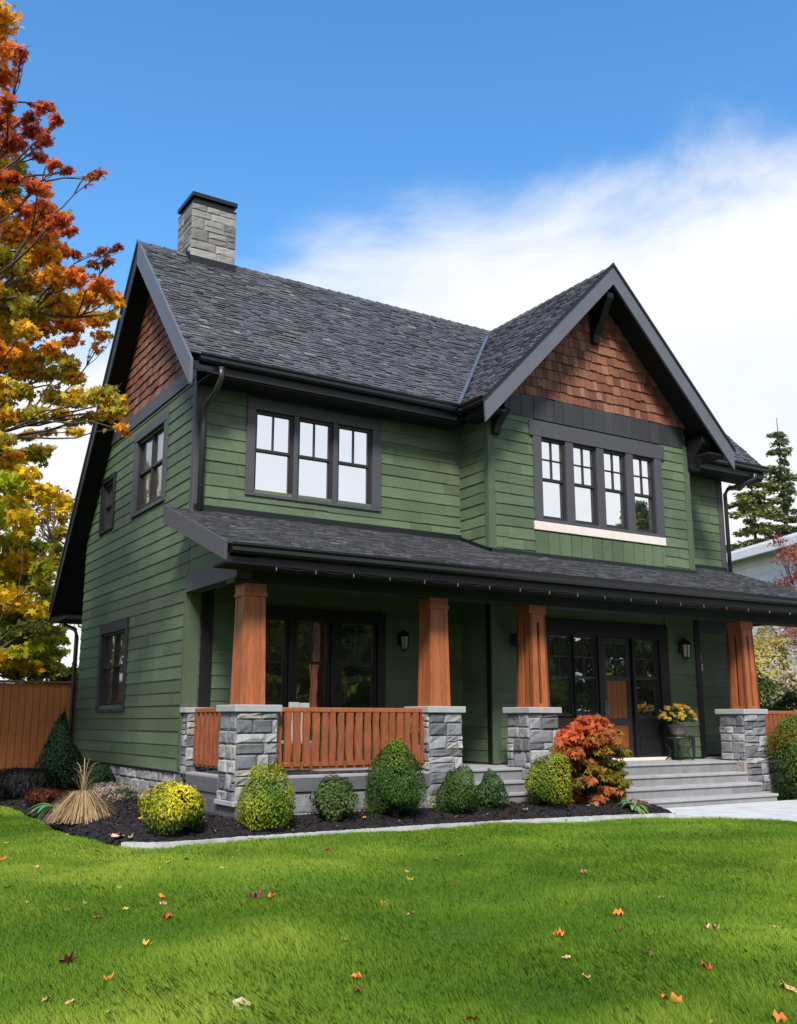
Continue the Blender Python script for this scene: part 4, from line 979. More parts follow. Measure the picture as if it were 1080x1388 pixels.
# ------------------------------------------------------------------ shrubs
def lump(d, K, amp, seed):
    r = np.random.default_rng(seed); k = r.normal(size=(K, 3)); k /= np.linalg.norm(k, axis=1, keepdims=True)
    return 1+amp*np.sum(np.exp(-(1-d@k.T)*14)*r.uniform(-.6, 1, K), axis=1)
def shrub(name, label, cat, loc, rx, ry, h, n, size, col, tipcol=None, tip=.3, shape='round', tmpl=SPRAY, mtl='needle', upb=.8, amp=.26, seed=1, group=None, var=.42, stem=True, lowcol=None):
    o = thing(name, label, cat, loc, group); LOCAL.add(o.name)
    size *= .78; n = int(n*1.6)
    d = rvec(n); d[:, 2] = np.where(d[:, 2] < -.75, -d[:, 2], d[:, 2])
    f = lump(d, 60, amp, seed)*(1-np.abs(nrg.normal(0, .09, n))-.45*(nrg.random(n) < .14)*nrg.random(n)+.16*(nrg.random(n) < .07)*nrg.random(n))
    p = d*f[:, None]
    z = (p[:, 2]+.92)/1.92
    prof = np.ones(n)
    if shape == 'cone': prof = np.clip(1.18-z*.98, .06, 1)*1.05
    if shape == 'egg': prof = 1.06-.36*np.clip(z-.30, 0, 1)
    if shape == 'vase': prof = .45+.62*np.clip(z, 0, 1)**.8
    C = np.stack([p[:, 0]*rx*prof, p[:, 1]*ry*prof, z*h], 1)
    C[:, 2] = np.maximum(C[:, 2], .02)
    nr = d+rvec(n)*.55+np.array([0, 0, .15]); up = d*.6+np.array([0, 0, upb])+rvec(n)*.45
    c = np.array(col)[None]*nrg.uniform(1-var, 1+var, (n, 1))*(1+nrg.normal(0, .06, (n, 3)))
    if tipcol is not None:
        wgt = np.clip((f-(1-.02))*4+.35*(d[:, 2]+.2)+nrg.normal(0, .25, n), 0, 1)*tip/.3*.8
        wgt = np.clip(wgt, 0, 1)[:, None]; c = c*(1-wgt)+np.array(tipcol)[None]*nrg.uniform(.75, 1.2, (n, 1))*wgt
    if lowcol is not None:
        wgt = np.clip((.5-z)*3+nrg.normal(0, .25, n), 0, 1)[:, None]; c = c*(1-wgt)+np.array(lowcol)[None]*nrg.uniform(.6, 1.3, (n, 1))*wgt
    mass_mesh('foliage', oriented(tmpl, C, nr, up, size*nrg.uniform(.6, 1.3, n)), len(tmpl), M[mtl], np.clip(c, .002, 1), o)
    if stem:
        mb = MB()
        for k in range(9):
            t = rng.uniform(0, 6.28); q = rng.uniform(.15, .62); zz = rng.uniform(.45, .8)*h
            mb.tube([(rng.uniform(-.03, .03), rng.uniform(-.03, .03), -.05), (math.cos(t)*rx*q*.4, math.sin(t)*ry*q*.4, zz*.5), (math.cos(t)*rx*q, math.sin(t)*ry*q, zz)], [.018, .012, .005], 5)
        mb.build('stem', M['twig'], o)
        # dense inner twigs fill the middle of the plant
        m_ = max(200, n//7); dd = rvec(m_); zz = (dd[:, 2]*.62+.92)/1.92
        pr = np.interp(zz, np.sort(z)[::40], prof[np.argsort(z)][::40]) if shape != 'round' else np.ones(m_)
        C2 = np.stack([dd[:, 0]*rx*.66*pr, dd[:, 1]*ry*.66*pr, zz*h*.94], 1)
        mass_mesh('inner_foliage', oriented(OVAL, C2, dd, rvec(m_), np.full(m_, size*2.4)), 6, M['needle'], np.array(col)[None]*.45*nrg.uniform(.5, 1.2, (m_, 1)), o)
    return o
def at(x, y): return (x, y, bed_z(x, y)-.02)
G = (0.040, 0.085, 0.016); YG_ = (0.26, 0.30, 0.018)
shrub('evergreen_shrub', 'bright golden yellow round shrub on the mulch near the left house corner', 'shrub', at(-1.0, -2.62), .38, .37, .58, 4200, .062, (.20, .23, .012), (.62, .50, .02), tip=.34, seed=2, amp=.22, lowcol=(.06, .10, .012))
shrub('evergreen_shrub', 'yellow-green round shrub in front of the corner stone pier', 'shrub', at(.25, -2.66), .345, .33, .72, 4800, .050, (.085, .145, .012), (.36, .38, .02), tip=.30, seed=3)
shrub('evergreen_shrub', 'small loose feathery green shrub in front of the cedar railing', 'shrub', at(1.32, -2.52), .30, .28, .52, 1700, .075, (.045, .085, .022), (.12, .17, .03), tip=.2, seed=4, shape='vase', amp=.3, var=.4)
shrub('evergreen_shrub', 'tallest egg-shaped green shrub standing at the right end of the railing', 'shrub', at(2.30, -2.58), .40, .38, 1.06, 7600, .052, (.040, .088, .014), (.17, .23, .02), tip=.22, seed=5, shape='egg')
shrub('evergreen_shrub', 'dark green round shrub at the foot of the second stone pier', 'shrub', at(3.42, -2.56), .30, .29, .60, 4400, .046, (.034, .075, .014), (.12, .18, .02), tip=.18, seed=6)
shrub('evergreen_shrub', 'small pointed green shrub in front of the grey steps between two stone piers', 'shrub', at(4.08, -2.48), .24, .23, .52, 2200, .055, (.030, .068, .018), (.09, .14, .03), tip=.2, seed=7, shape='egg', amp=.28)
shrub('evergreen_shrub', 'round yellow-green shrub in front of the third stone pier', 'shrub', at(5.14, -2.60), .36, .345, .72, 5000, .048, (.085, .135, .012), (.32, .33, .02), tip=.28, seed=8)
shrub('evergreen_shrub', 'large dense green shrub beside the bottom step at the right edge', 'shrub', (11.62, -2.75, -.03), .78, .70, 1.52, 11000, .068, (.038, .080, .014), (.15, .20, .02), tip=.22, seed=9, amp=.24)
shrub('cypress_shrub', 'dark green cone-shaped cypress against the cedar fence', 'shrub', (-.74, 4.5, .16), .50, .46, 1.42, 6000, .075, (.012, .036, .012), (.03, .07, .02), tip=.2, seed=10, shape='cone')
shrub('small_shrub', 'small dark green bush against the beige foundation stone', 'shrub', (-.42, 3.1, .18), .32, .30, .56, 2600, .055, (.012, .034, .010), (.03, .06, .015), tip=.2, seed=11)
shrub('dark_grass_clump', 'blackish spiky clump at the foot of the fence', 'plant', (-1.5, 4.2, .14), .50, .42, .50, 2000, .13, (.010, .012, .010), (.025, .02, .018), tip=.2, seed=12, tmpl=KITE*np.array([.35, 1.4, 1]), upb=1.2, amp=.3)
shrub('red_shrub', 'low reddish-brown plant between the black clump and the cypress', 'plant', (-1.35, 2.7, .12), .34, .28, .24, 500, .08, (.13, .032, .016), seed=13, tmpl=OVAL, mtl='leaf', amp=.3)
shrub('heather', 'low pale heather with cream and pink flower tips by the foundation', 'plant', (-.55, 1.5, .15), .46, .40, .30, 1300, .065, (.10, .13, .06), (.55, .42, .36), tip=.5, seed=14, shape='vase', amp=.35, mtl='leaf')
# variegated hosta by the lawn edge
def rosette(name, label, cat, loc, n, L, wd, c0, c1, droop=.8, lift=.6):
    o = thing(name, label, cat, loc); LOCAL.add(o.name); V = []; Cc = []
    for i in range(n):
        t = rng.uniform(0, 6.283); l = L*rng.uniform(.7, 1.15); w_ = wd*rng.uniform(.7, 1.2); up = lift*rng.uniform(.5, 1.5); pr = []
        for j in range(7):
            s = j/6; r = l*s; z = l*(up*s-droop*s*s)+.03; ww = w_*math.sin(math.pi*(s*.9+.06))**.8
            pr.append((r, z, ww))
        e = Vector((math.cos(t), math.sin(t), 0)); q = Vector((-e.y, e.x, 0)); cc = [a+(b-a)*rng.random() for a, b in zip(c0, c1)]
        for (r0, z0, w0), (r1, z1, w1) in zip(pr, pr[1:]):
            for sg in (-1, 1):
                V.append([e*r0+Vector((0, 0, z0)), e*r1+Vector((0, 0, z1)), e*r1+q*w1*sg+Vector((0, 0, z1+w1*.35)), e*r0+q*w0*sg+Vector((0, 0, z0+w0*.35))]); Cc.append(cc)
    mass_mesh('leaves', np.array([[tuple(p) for p in f] for f in V]), 4, M['leaf'], np.array(Cc), o)
    mb = MB(); mb.lathe((0, 0, -.04), [(.05, 0), (.04, .08), (.01, .1)], 8); mb.build('crown', M['twig'], o)
    return o
rosette('hosta', 'pale variegated leafy clump on the lawn edge left of the dry grass', 'plant', at(-1.50, 1.35), 30, .40, .05, (.10, .16, .04), (.42, .44, .22))
rosette('hosta', 'small pale yellow-green leafy plant on the bed tip beside the bottom step', 'plant', at(6.42, -3.18), 40, .27, .04, (.16, .22, .05), (.55, .50, .28), lift=.9)
# dry fountain grass
o = thing('fountain_grass', 'dry straw coloured fountain grass drooping on the mulch near the lawn edge', 'grass clump', at(-1.58, -.42)); LOCAL.add(o.name); V = []; Cc = []
for i in range(620):
    t = rng.uniform(0, 6.283); e = Vector((math.cos(t), math.sin(t), 0)); q = Vector((-e.y, e.x, 0)); l = rng.uniform(.20, .62); hh = rng.uniform(.14, .44); wd = rng.uniform(.003, .007)
    k1 = rng.uniform(.06, .22); t2 = rng.uniform(-.25, .25); pr = [(rng.uniform(0, .03), 0), (.02+l*k1, hh*.75), (l*.33, hh), (l*.66, hh*.66), (l*.95, max(.02, hh*rng.uniform(-.1, .35)))]
    if i % 20 == 0: pr = [(0.01, 0), (.05*l, hh*.8), (.10*l, hh*1.5), (.25*l, hh*1.9), (.4*l, hh*2.0)]
    c = random.Random(i).choice([(.52, .36, .18), (.62, .46, .26), (.42, .27, .13), (.66, .52, .33)])
    for (r0, z0), (r1, z1) in zip(pr, pr[1:]):
        V.append([e*r0-q*wd+Vector((0, 0, z0)), e*r1-q*wd+Vector((0, 0, z1)), e*r1+q*wd+Vector((0, 0, z1)), e*r0+q*wd+Vector((0, 0, z0))]); Cc.append(c)
mass_mesh('blades', np.array([[tuple(p) for p in f] for f in V]), 4, M['leaf'], np.array(Cc), o)
# japanese maple by the steps
jm = thing('japanese_maple', 'orange-red and green japanese maple bush left of the grey steps', 'shrub', (6.08, -2.58, .06))
LOCAL.add(jm.name); mb = MB(); C = []; Cc = []; nn = []
for k in range(105):
    t = rng.uniform(0, 6.283); r = math.sqrt(rng.random())*.74; z = rng.uniform(.16, 1.46); r *= (1.0 if z < 1.0 else (1.62-z)/.62)*(.75 if z < .4 else 1)
    c = Vector((r*math.cos(t)*.90, r*math.sin(t)*.60, z*1.0)); b = Vector((rng.uniform(-.04, .04), rng.uniform(-.04, .04), 0))
    mb.tube([b, b.lerp(c, .5)+Vector((rng.uniform(-.08, .08), rng.uniform(-.06, .06), .1)), c], [.016, .010, .004], 5)
    red = np.clip((z-.90)*1.6-.70*(c.x)+.08+rng.uniform(-.25, .25), 0, 1)
    col = np.array((.24, .20, .025))*(1-red)+np.array((.66, .145, .05))*red
    if z < .62 and c.x < .25 and rng.random() < .75: col = np.array((.56, .19, .06))
    m_ = 80; pts = rvec(m_)*np.array([.20, .18, .07])*nrg.uniform(.2, 1, (m_, 1))+np.array(c)
    C.append(pts); Cc.append(col[None]*nrg.uniform(.65, 1.35, (m_, 1))*(1+nrg.normal(0, .1, (m_, 3)))); nn.append(rvec(m_)*.7+np.array([0, -.35, .8]))
mb.build('trunk', M['twig'], jm)
C = np.concatenate(C); Cc = np.clip(np.concatenate(Cc), .004, 1); nn = np.concatenate(nn)
mass_mesh('foliage', oriented(MAPLE*np.array([.8, 1.15, 1.3]), C, nn, rvec(len(C))*.6+np.array([0, 0, -.7]), nrg.uniform(.07, .125, len(C))), 12, M['leaf'], Cc, jm)

# ------------------------------------------------------------------ trees
def grow(mb, a, b, r0, r1, sag=.12, n=6, seg=7, wob=.05):
    a = Vector(a); b = Vector(b); L_ = (b-a).length; pts = []; off = Vector((rng.uniform(-1, 1), rng.uniform(-1, 1), rng.uniform(-.4, .6)))*L_*sag
    for i in range(n+1):
        t = i/n; pts.append(a.lerp(b, t)+off*math.sin(math.pi*t)+Vector((rng.uniform(-1, 1), rng.uniform(-1, 1), rng.uniform(-1, 1)))*L_*wob*math.sin(math.pi*t)*.5)
    mb.tube(pts, [r0+(r1-r0)*(i/n)**.8 for i in range(n+1)], seg); return pts
CAMP = Vector((-5.45, -15.072, 1.513))
def tree(name, label, loc, trunk_h, limbs, clusters, leaf, per, tmpl=MAPLE, r0=.2, barkm='bark', group=None, flat=.55, hang=-.3, mtl='leaf', cat='tree', twigs=5, lean=(0, 0)):
    """clusters: (x,y,z,radius,(r,g,b)) in the place's own metres; each is a spray of leaves at the end of its own branch."""
    o = thing(name, label, cat, loc, group)
    base = Vector(loc); mb = MB(); top = base+Vector((lean[0], lean[1], trunk_h))
    tp = grow(mb, base-Vector((0, 0, .2)), top, r0, r0*.28, .03, 10, 10, .02)
    mb.lathe(base-Vector((0, 0, .15)), [(r0*1.7, 0), (r0*1.25, .2), (r0*1.02, .5)], 10)
    fork = []
    for k in range(limbs):
        t = rng.uniform(.35, .95); i = int(t*(len(tp)-1)); fork.append((tp[i], r0*(1-.65*t)))
    cl = sorted(clusters, key=lambda c: (Vector(c[:3])-base).length)
    nodes = [(p, r0*(1-.7*i/len(tp))) for i, p in enumerate(tp) if i >= 3]
    V = []; Cc = []
    for x, y, z, rad, col in cl:
        c = Vector((x, y, z))
        best = min(nodes, key=lambda q: (q[0]-c).length+.5*max(0, q[0].z-c.z+.2)+(.15/max(q[1], .008))*.25)
        rr = min(best[1]*.72, .055*(c-best[0]).length**.8+.012); pts = grow(mb, best[0], c, rr, max(.006, rr*.3), .10, 6, 6, .05)
        for i in (2, 3, 4, 5): nodes.append((pts[i], rr*(1-.6*i/6)))
        tw = []
        for k in range(twigs):
            e = Vector((rng.uniform(-1, 1), rng.uniform(-1, 1), rng.uniform(-.6, .6)))*rad*.9
            s = pts[rng.choice((4, 5, 6))]; q = grow(mb, s, c+e, .007, .003, .12, 3, 4, .05); tw += q
        n = int(per*(rad/.5)**2)+4
        d = rvec(n)*np.cbrt(nrg.random((n, 1)))*rad*np.array([1, 1, flat])+np.array(c)
        if tw:
            T = np.array([tuple(p) for p in tw]); pick = T[nrg.integers(0, len(T), n)]; mixw = nrg.uniform(.25, .95, (n, 1)); d = d*mixw+pick*(1-mixw)
        V.append(oriented(tmpl, d, rvec(n)*.8+np.array([0, 0, .55]), rvec(n)*.8+np.array([0, 0, hang]), leaf*nrg.uniform(.6, 1.25, n)))
        Cc.append(np.array(col)[None]*nrg.uniform(.6, 1.4, (n, 1))*(1+nrg.normal(0, .10, (n, 3))))
    mb.build('trunk', M[barkm], o, smooth=True)
    if per: mass_mesh('crown', np.concatenate(V), len(tmpl), M[mtl], np.clip(np.concatenate(Cc), .003, 1), o)
    return o
MAPLE_SPRAYS = [(-3.74, -1.38, 11.5, 0.41, (0.86, 0.4, 0.035)), (-3.4, -0.52, 11.64, 0.28, (0.8, 0.27, 0.04)), (-3.93, -0.76, 11.4, 0.63, (0.8, 0.27, 0.04)), (-3.5, -0.19, 11.42, 0.33, (0.8, 0.27, 0.04)), (-3.87, 0.19, 11.12, 0.55, (0.86, 0.4, 0.035)), (-3.51, -1.94, 10.67, 0.14, (0.48, 0.11, 0.06)), (-3.6, -1.89, 9.93, 0.16, (0.62, 0.15, 0.04)), (-3.26, 0.59, 11.1, 0.3, (0.62, 0.15, 0.04)), (-3.36, -1.12, 9.81, 0.25, (0.48, 0.11, 0.06)), (-3.21, -1.38, 10.1, 0.16, (0.48, 0.11, 0.06)), (-2.62, 0.63, 11.59, 0.2, (0.62, 0.15, 0.04)), (-2.75, -0.91, 10.48, 0.13, (0.62, 0.15, 0.04)), (-2.81, 0.34, 10.95, 0.25, (0.48, 0.11, 0.06)), (-2.86, -0.74, 10.18, 0.15, (0.48, 0.11, 0.06)), (-2.82, -0.19, 10.21, 0.18, (0.48, 0.11, 0.06)), (-2.88, -1.69, 9.29, 0.13, (0.62, 0.15, 0.04)), (-2.4, -0.4, 9.98, 0.11, (0.48, 0.11, 0.06)), (-1.91, 0.06, 10.27, 0.13, (0.62, 0.15, 0.04)), (-2.31, -2.14, 9.11, 0.08, (0.48, 0.11, 0.06)), (-3.52, 0.57, 10.41, 0.68, (0.8, 0.27, 0.04)), (-3.12, 0.17, 10.0, 0.38, (0.5, 0.4, 0.04)), (-3.13, -1.73, 8.86, 0.15, (0.62, 0.15, 0.04)), (-3.2, 0.57, 9.85, 0.38, (0.5, 0.4, 0.04)), (-2.95, -0.06, 9.31, 0.33, (0.8, 0.27, 0.04)), (-2.86, -1.06, 8.92, 0.23, (0.62, 0.15, 0.04)), (-2.8, -1.93, 8.33, 0.21, (0.62, 0.15, 0.04)), (-2.15, 0.43, 9.37, 0.18, (0.62, 0.15, 0.04)), (-2.78, -0.47, 8.83, 0.36, (0.8, 0.27, 0.04)), (-3.0, 0.48, 9.16, 0.45, (0.86, 0.4, 0.035)), (-2.29, 0.62, 9.11, 0.3, (0.8, 0.27, 0.04)), (-2.71, 0.37, 8.8, 0.4, (0.86, 0.4, 0.035)), (-2.03, 0.62, 9.09, 0.16, (0.62, 0.15, 0.04)), (-3.24, -0.32, 8.25, 0.46, (0.5, 0.4, 0.04)), (-3.55, 1.13, 9.1, 0.8, (0.86, 0.4, 0.035)), (-2.21, -2.05, 7.96, 0.1, (0.4, 0.12, 0.09)), (-1.87, -1.52, 8.34, 0.09, (0.4, 0.12, 0.09)), (-1.75, 0.34, 8.88, 0.12, (0.4, 0.12, 0.09)), (-2.23, -2.54, 7.64, 0.08, (0.4, 0.12, 0.09)), (-2.41, -1.63, 7.69, 0.26, (0.8, 0.27, 0.04)), (-2.66, -1.21, 7.8, 0.35, (0.86, 0.4, 0.035)), (-2.57, 1.23, 8.67, 0.47, (0.76, 0.48, 0.035)), (-2.21, -1.95, 7.5, 0.22, (0.8, 0.27, 0.04)), (-1.99, -1.75, 7.44, 0.18, (0.86, 0.4, 0.035)), (-1.96, -2.24, 7.15, 0.09, (0.86, 0.4, 0.035)), (-2.02, -0.57, 7.85, 0.32, (0.86, 0.4, 0.035)), (-2.43, -0.71, 7.66, 0.38, (0.76, 0.48, 0.035)), (-2.81, -0.56, 7.49, 0.38, (0.5, 0.4, 0.04)), (-3.06, 0.34, 7.89, 0.48, (0.5, 0.4, 0.04)), (-2.89, 0.34, 7.49, 0.31, (0.76, 0.48, 0.035)), (-2.32, 1.04, 7.87, 0.3, (0.86, 0.4, 0.035)), (-2.1, 0.16, 7.67, 0.31, (0.8, 0.27, 0.04)), (-1.61, 0.65, 8.05, 0.3, (0.86, 0.4, 0.035)), (-1.88, -1.39, 7.3, 0.16, (0.76, 0.48, 0.035)), (-1.9, -1.11, 7.09, 0.19, (0.86, 0.4, 0.035)), (-2.03, 0.14, 7.4, 0.18, (0.8, 0.27, 0.04)), (-2.63, -1.16, 6.74, 0.16, (0.86, 0.4, 0.035)), (-3.28, 1.48, 7.88, 0.81, (0.5, 0.4, 0.04)), (-2.75, 1.65, 7.39, 0.31, (0.5, 0.4, 0.04)), (-2.45, 1.29, 7.21, 0.26, (0.76, 0.48, 0.035)), (-2.34, 0.11, 6.8, 0.28, (0.5, 0.4, 0.04)), (-1.94, 0.37, 6.87, 0.25, (0.76, 0.48, 0.035)), (-2.85, -0.71, 6.17, 0.26, (0.5, 0.4, 0.04)), (-3.07, 1.52, 6.78, 0.69, (0.5, 0.4, 0.04)), (-2.25, 0.15, 6.47, 0.28, (0.5, 0.4, 0.04)), (-2.1, -0.9, 6.16, 0.29, (0.76, 0.48, 0.035)), (-2.12, -2.21, 5.81, 0.25, (0.5, 0.4, 0.04)), (-1.66, -1.24, 6.12, 0.18, (0.76, 0.48, 0.035)), (-1.68, -0.96, 5.96, 0.21, (0.76, 0.48, 0.035)), (-1.83, -2.25, 5.4, 0.11, (0.86, 0.4, 0.035)), (-1.56, 0.58, 6.34, 0.21, (0.5, 0.4, 0.04)), (-2.23, -0.34, 6.04, 0.23, (0.76, 0.48, 0.035)), (-2.71, -0.92, 5.8, 0.22, (0.5, 0.4, 0.04)), (-2.9, -0.31, 5.88, 0.25, (0.76, 0.48, 0.035)), (-1.63, -1.36, 5.92, 0.14, (0.5, 0.4, 0.04)), (-1.43, -1.23, 5.6, 0.07, (0.8, 0.27, 0.04)), (-2.26, -1.5, 5.45, 0.12, (0.76, 0.48, 0.035)), (-2.5, 0.6, 5.89, 0.18, (0.76, 0.48, 0.035)), (-3.08, -0.96, 5.35, 0.2, (0.5, 0.4, 0.04)), (-2.14, 0.72, 6.03, 0.13, (0.76, 0.48, 0.035)), (-2.36, -0.89, 7.44, 0.22, (0.86, 0.4, 0.035)), (-2.61, 0.79, 9.29, 0.3, (0.8, 0.27, 0.04)), (-2.41, 1.28, 8.26, 0.31, (0.8, 0.27, 0.04)), (-2.83, 0.12, 7.07, 0.27, (0.86, 0.4, 0.035)), (-3.04, 1.93, 7.48, 0.19, (0.5, 0.4, 0.04)), (-3.09, -0.37, 6.83, 0.24, (0.86, 0.4, 0.035)), (-2.99, -1.28, 6.88, 0.24, (0.76, 0.48, 0.035)), (-2.64, 0.38, 6.92, 0.3, (0.76, 0.48, 0.035)), (-3.25, -1.1, 6.13, 0.19, (0.76, 0.48, 0.035)), (-3.33, -0.62, 6.85, 0.2, (0.8, 0.27, 0.04)), (-3.21, 0.39, 5.5, 0.2, (0.76, 0.48, 0.035)), (-2.89, 0.38, 7.71, 0.19, (0.86, 0.4, 0.035)), (-3.31, -0.57, 5.98, 0.2, (0.86, 0.4, 0.035)), (-3.19, -1.05, 5.95, 0.17, (0.76, 0.48, 0.035)), (-2.32, 0.87, 8.04, 0.21, (0.86, 0.4, 0.035)), (-2.83, -0.14, 5.31, 0.21, (0.86, 0.4, 0.035)), (-2.83, 1.44, 8.35, 0.32, (0.86, 0.4, 0.035)), (-2.72, 1.81, 5.72, 0.32, (0.76, 0.48, 0.035)), (-2.23, -0.64, 6.74, 0.19, (0.5, 0.4, 0.04)), (-2.81, -0.63, 9.4, 0.22, (0.8, 0.27, 0.04)), (-3.32, -0.04, 9.16, 0.25, (0.86, 0.4, 0.035)), (-2.55, 0.44, 7.11, 0.29, (0.5, 0.4, 0.04)), (-2.98, 0.8, 6.03, 0.3, (0.76, 0.48, 0.035)), (-2.57, -0.22, 8.56, 0.3, (0.86, 0.4, 0.035)), (-2.69, 0.51, 6.81, 0.19, (0.76, 0.48, 0.035)), (-2.24, 0.66, 9.74, 0.22, (0.76, 0.48, 0.035)), (-2.86, -0.2, 8.46, 0.21, (0.86, 0.4, 0.035)), (-3.09, 0.37, 5.63, 0.23, (0.76, 0.48, 0.035)), (-2.14, 0.43, 7.22, 0.21, (0.76, 0.48, 0.035)), (-3.43, -0.91, 8.82, 0.17, (0.86, 0.4, 0.035)), (-3.36, -0.45, 7.73, 0.21, (0.76, 0.48, 0.035)), (-2.15, 1.7, 5.86, 0.27, (0.5, 0.4, 0.04)), (-2.86, 0.19, 7.11, 0.22, (0.86, 0.4, 0.035)), (-2.37, 0.36, 5.59, 0.24, (0.5, 0.4, 0.04)), (-3.65, -1.56, 8.68, 0.14, (0.86, 0.4, 0.035)), (-3.32, -0.5, 9.49, 0.23, (0.8, 0.27, 0.04)), (-3.22, -0.03, 9.73, 0.19, (0.5, 0.4, 0.04)), (-3.43, -1.71, 8.9, 0.18, (0.62, 0.15, 0.04)), (-3.24, -0.05, 10.4, 0.22, (0.5, 0.4, 0.04)), (-5.51, 0.64, 10.52, 0.64, (0.76, 0.48, 0.035)), (-6.03, 0.36, 9.42, 0.68, (0.86, 0.4, 0.035)), (-6.2, 0.41, 8.41, 0.59, (0.76, 0.48, 0.035)), (-4.29, 0.13, 11.8, 0.53, (0.86, 0.4, 0.035)), (-7.3, 1.2, 7.66, 0.6, (0.5, 0.4, 0.04)), (-5.5, 0.51, 10.31, 0.78, (0.8, 0.27, 0.04)), (-7.61, 2.27, 6.85, 0.6, (0.8, 0.27, 0.04)), (-3.57, 2.56, 7.03, 0.74, (0.62, 0.15, 0.04)), (-4.46, 2.41, 11.96, 0.69, (0.62, 0.15, 0.04)), (-5.53, 1.97, 7.84, 0.74, (0.76, 0.48, 0.035)), (-7.19, 1.7, 7.82, 0.67, (0.86, 0.4, 0.035)), (-4.12, 0.72, 5.54, 0.78, (0.62, 0.15, 0.04)), (-5.36, 2.64, 7.32, 0.52, (0.62, 0.15, 0.04)), (-4.1, 1.03, 7.46, 0.51, (0.62, 0.15, 0.04)), (-5.56, 0.91, 11.46, 0.55, (0.76, 0.48, 0.035)), (-4.95, 1.85, 9.8, 0.52, (0.62, 0.15, 0.04)), (-4.3, 1.81, 13.28, 0.66, (0.86, 0.4, 0.035)), (-5.66, 2.09, 9.78, 0.75, (0.8, 0.27, 0.04)), (-4.91, 2.51, 12.62, 0.54, (0.86, 0.4, 0.035)), (-7.08, 1.37, 8.7, 0.73, (0.8, 0.27, 0.04)), (-5.23, 3.16, 8.88, 0.64, (0.86, 0.4, 0.035)), (-5.45, -0.69, 9.42, 0.55, (0.86, 0.4, 0.035)), (-6.35, 3.04, 10.19, 0.61, (0.8, 0.27, 0.04)), (-5.65, 0.91, 9.19, 0.7, (0.62, 0.15, 0.04)), (-6.96, 3.04, 10.48, 0.63, (0.76, 0.48, 0.035)), (-6.8, -0.65, 8.02, 0.79, (0.5, 0.4, 0.04)), (-6.2, 1.5, 9.79, 0.71, (0.86, 0.4, 0.035))]
tree('maple_tree', 'orange-red autumn maple reaching into the picture from the left', (-4.75, 0.9, 0), 10.5, 5, MAPLE_SPRAYS, .088, 640, r0=.24, twigs=5)
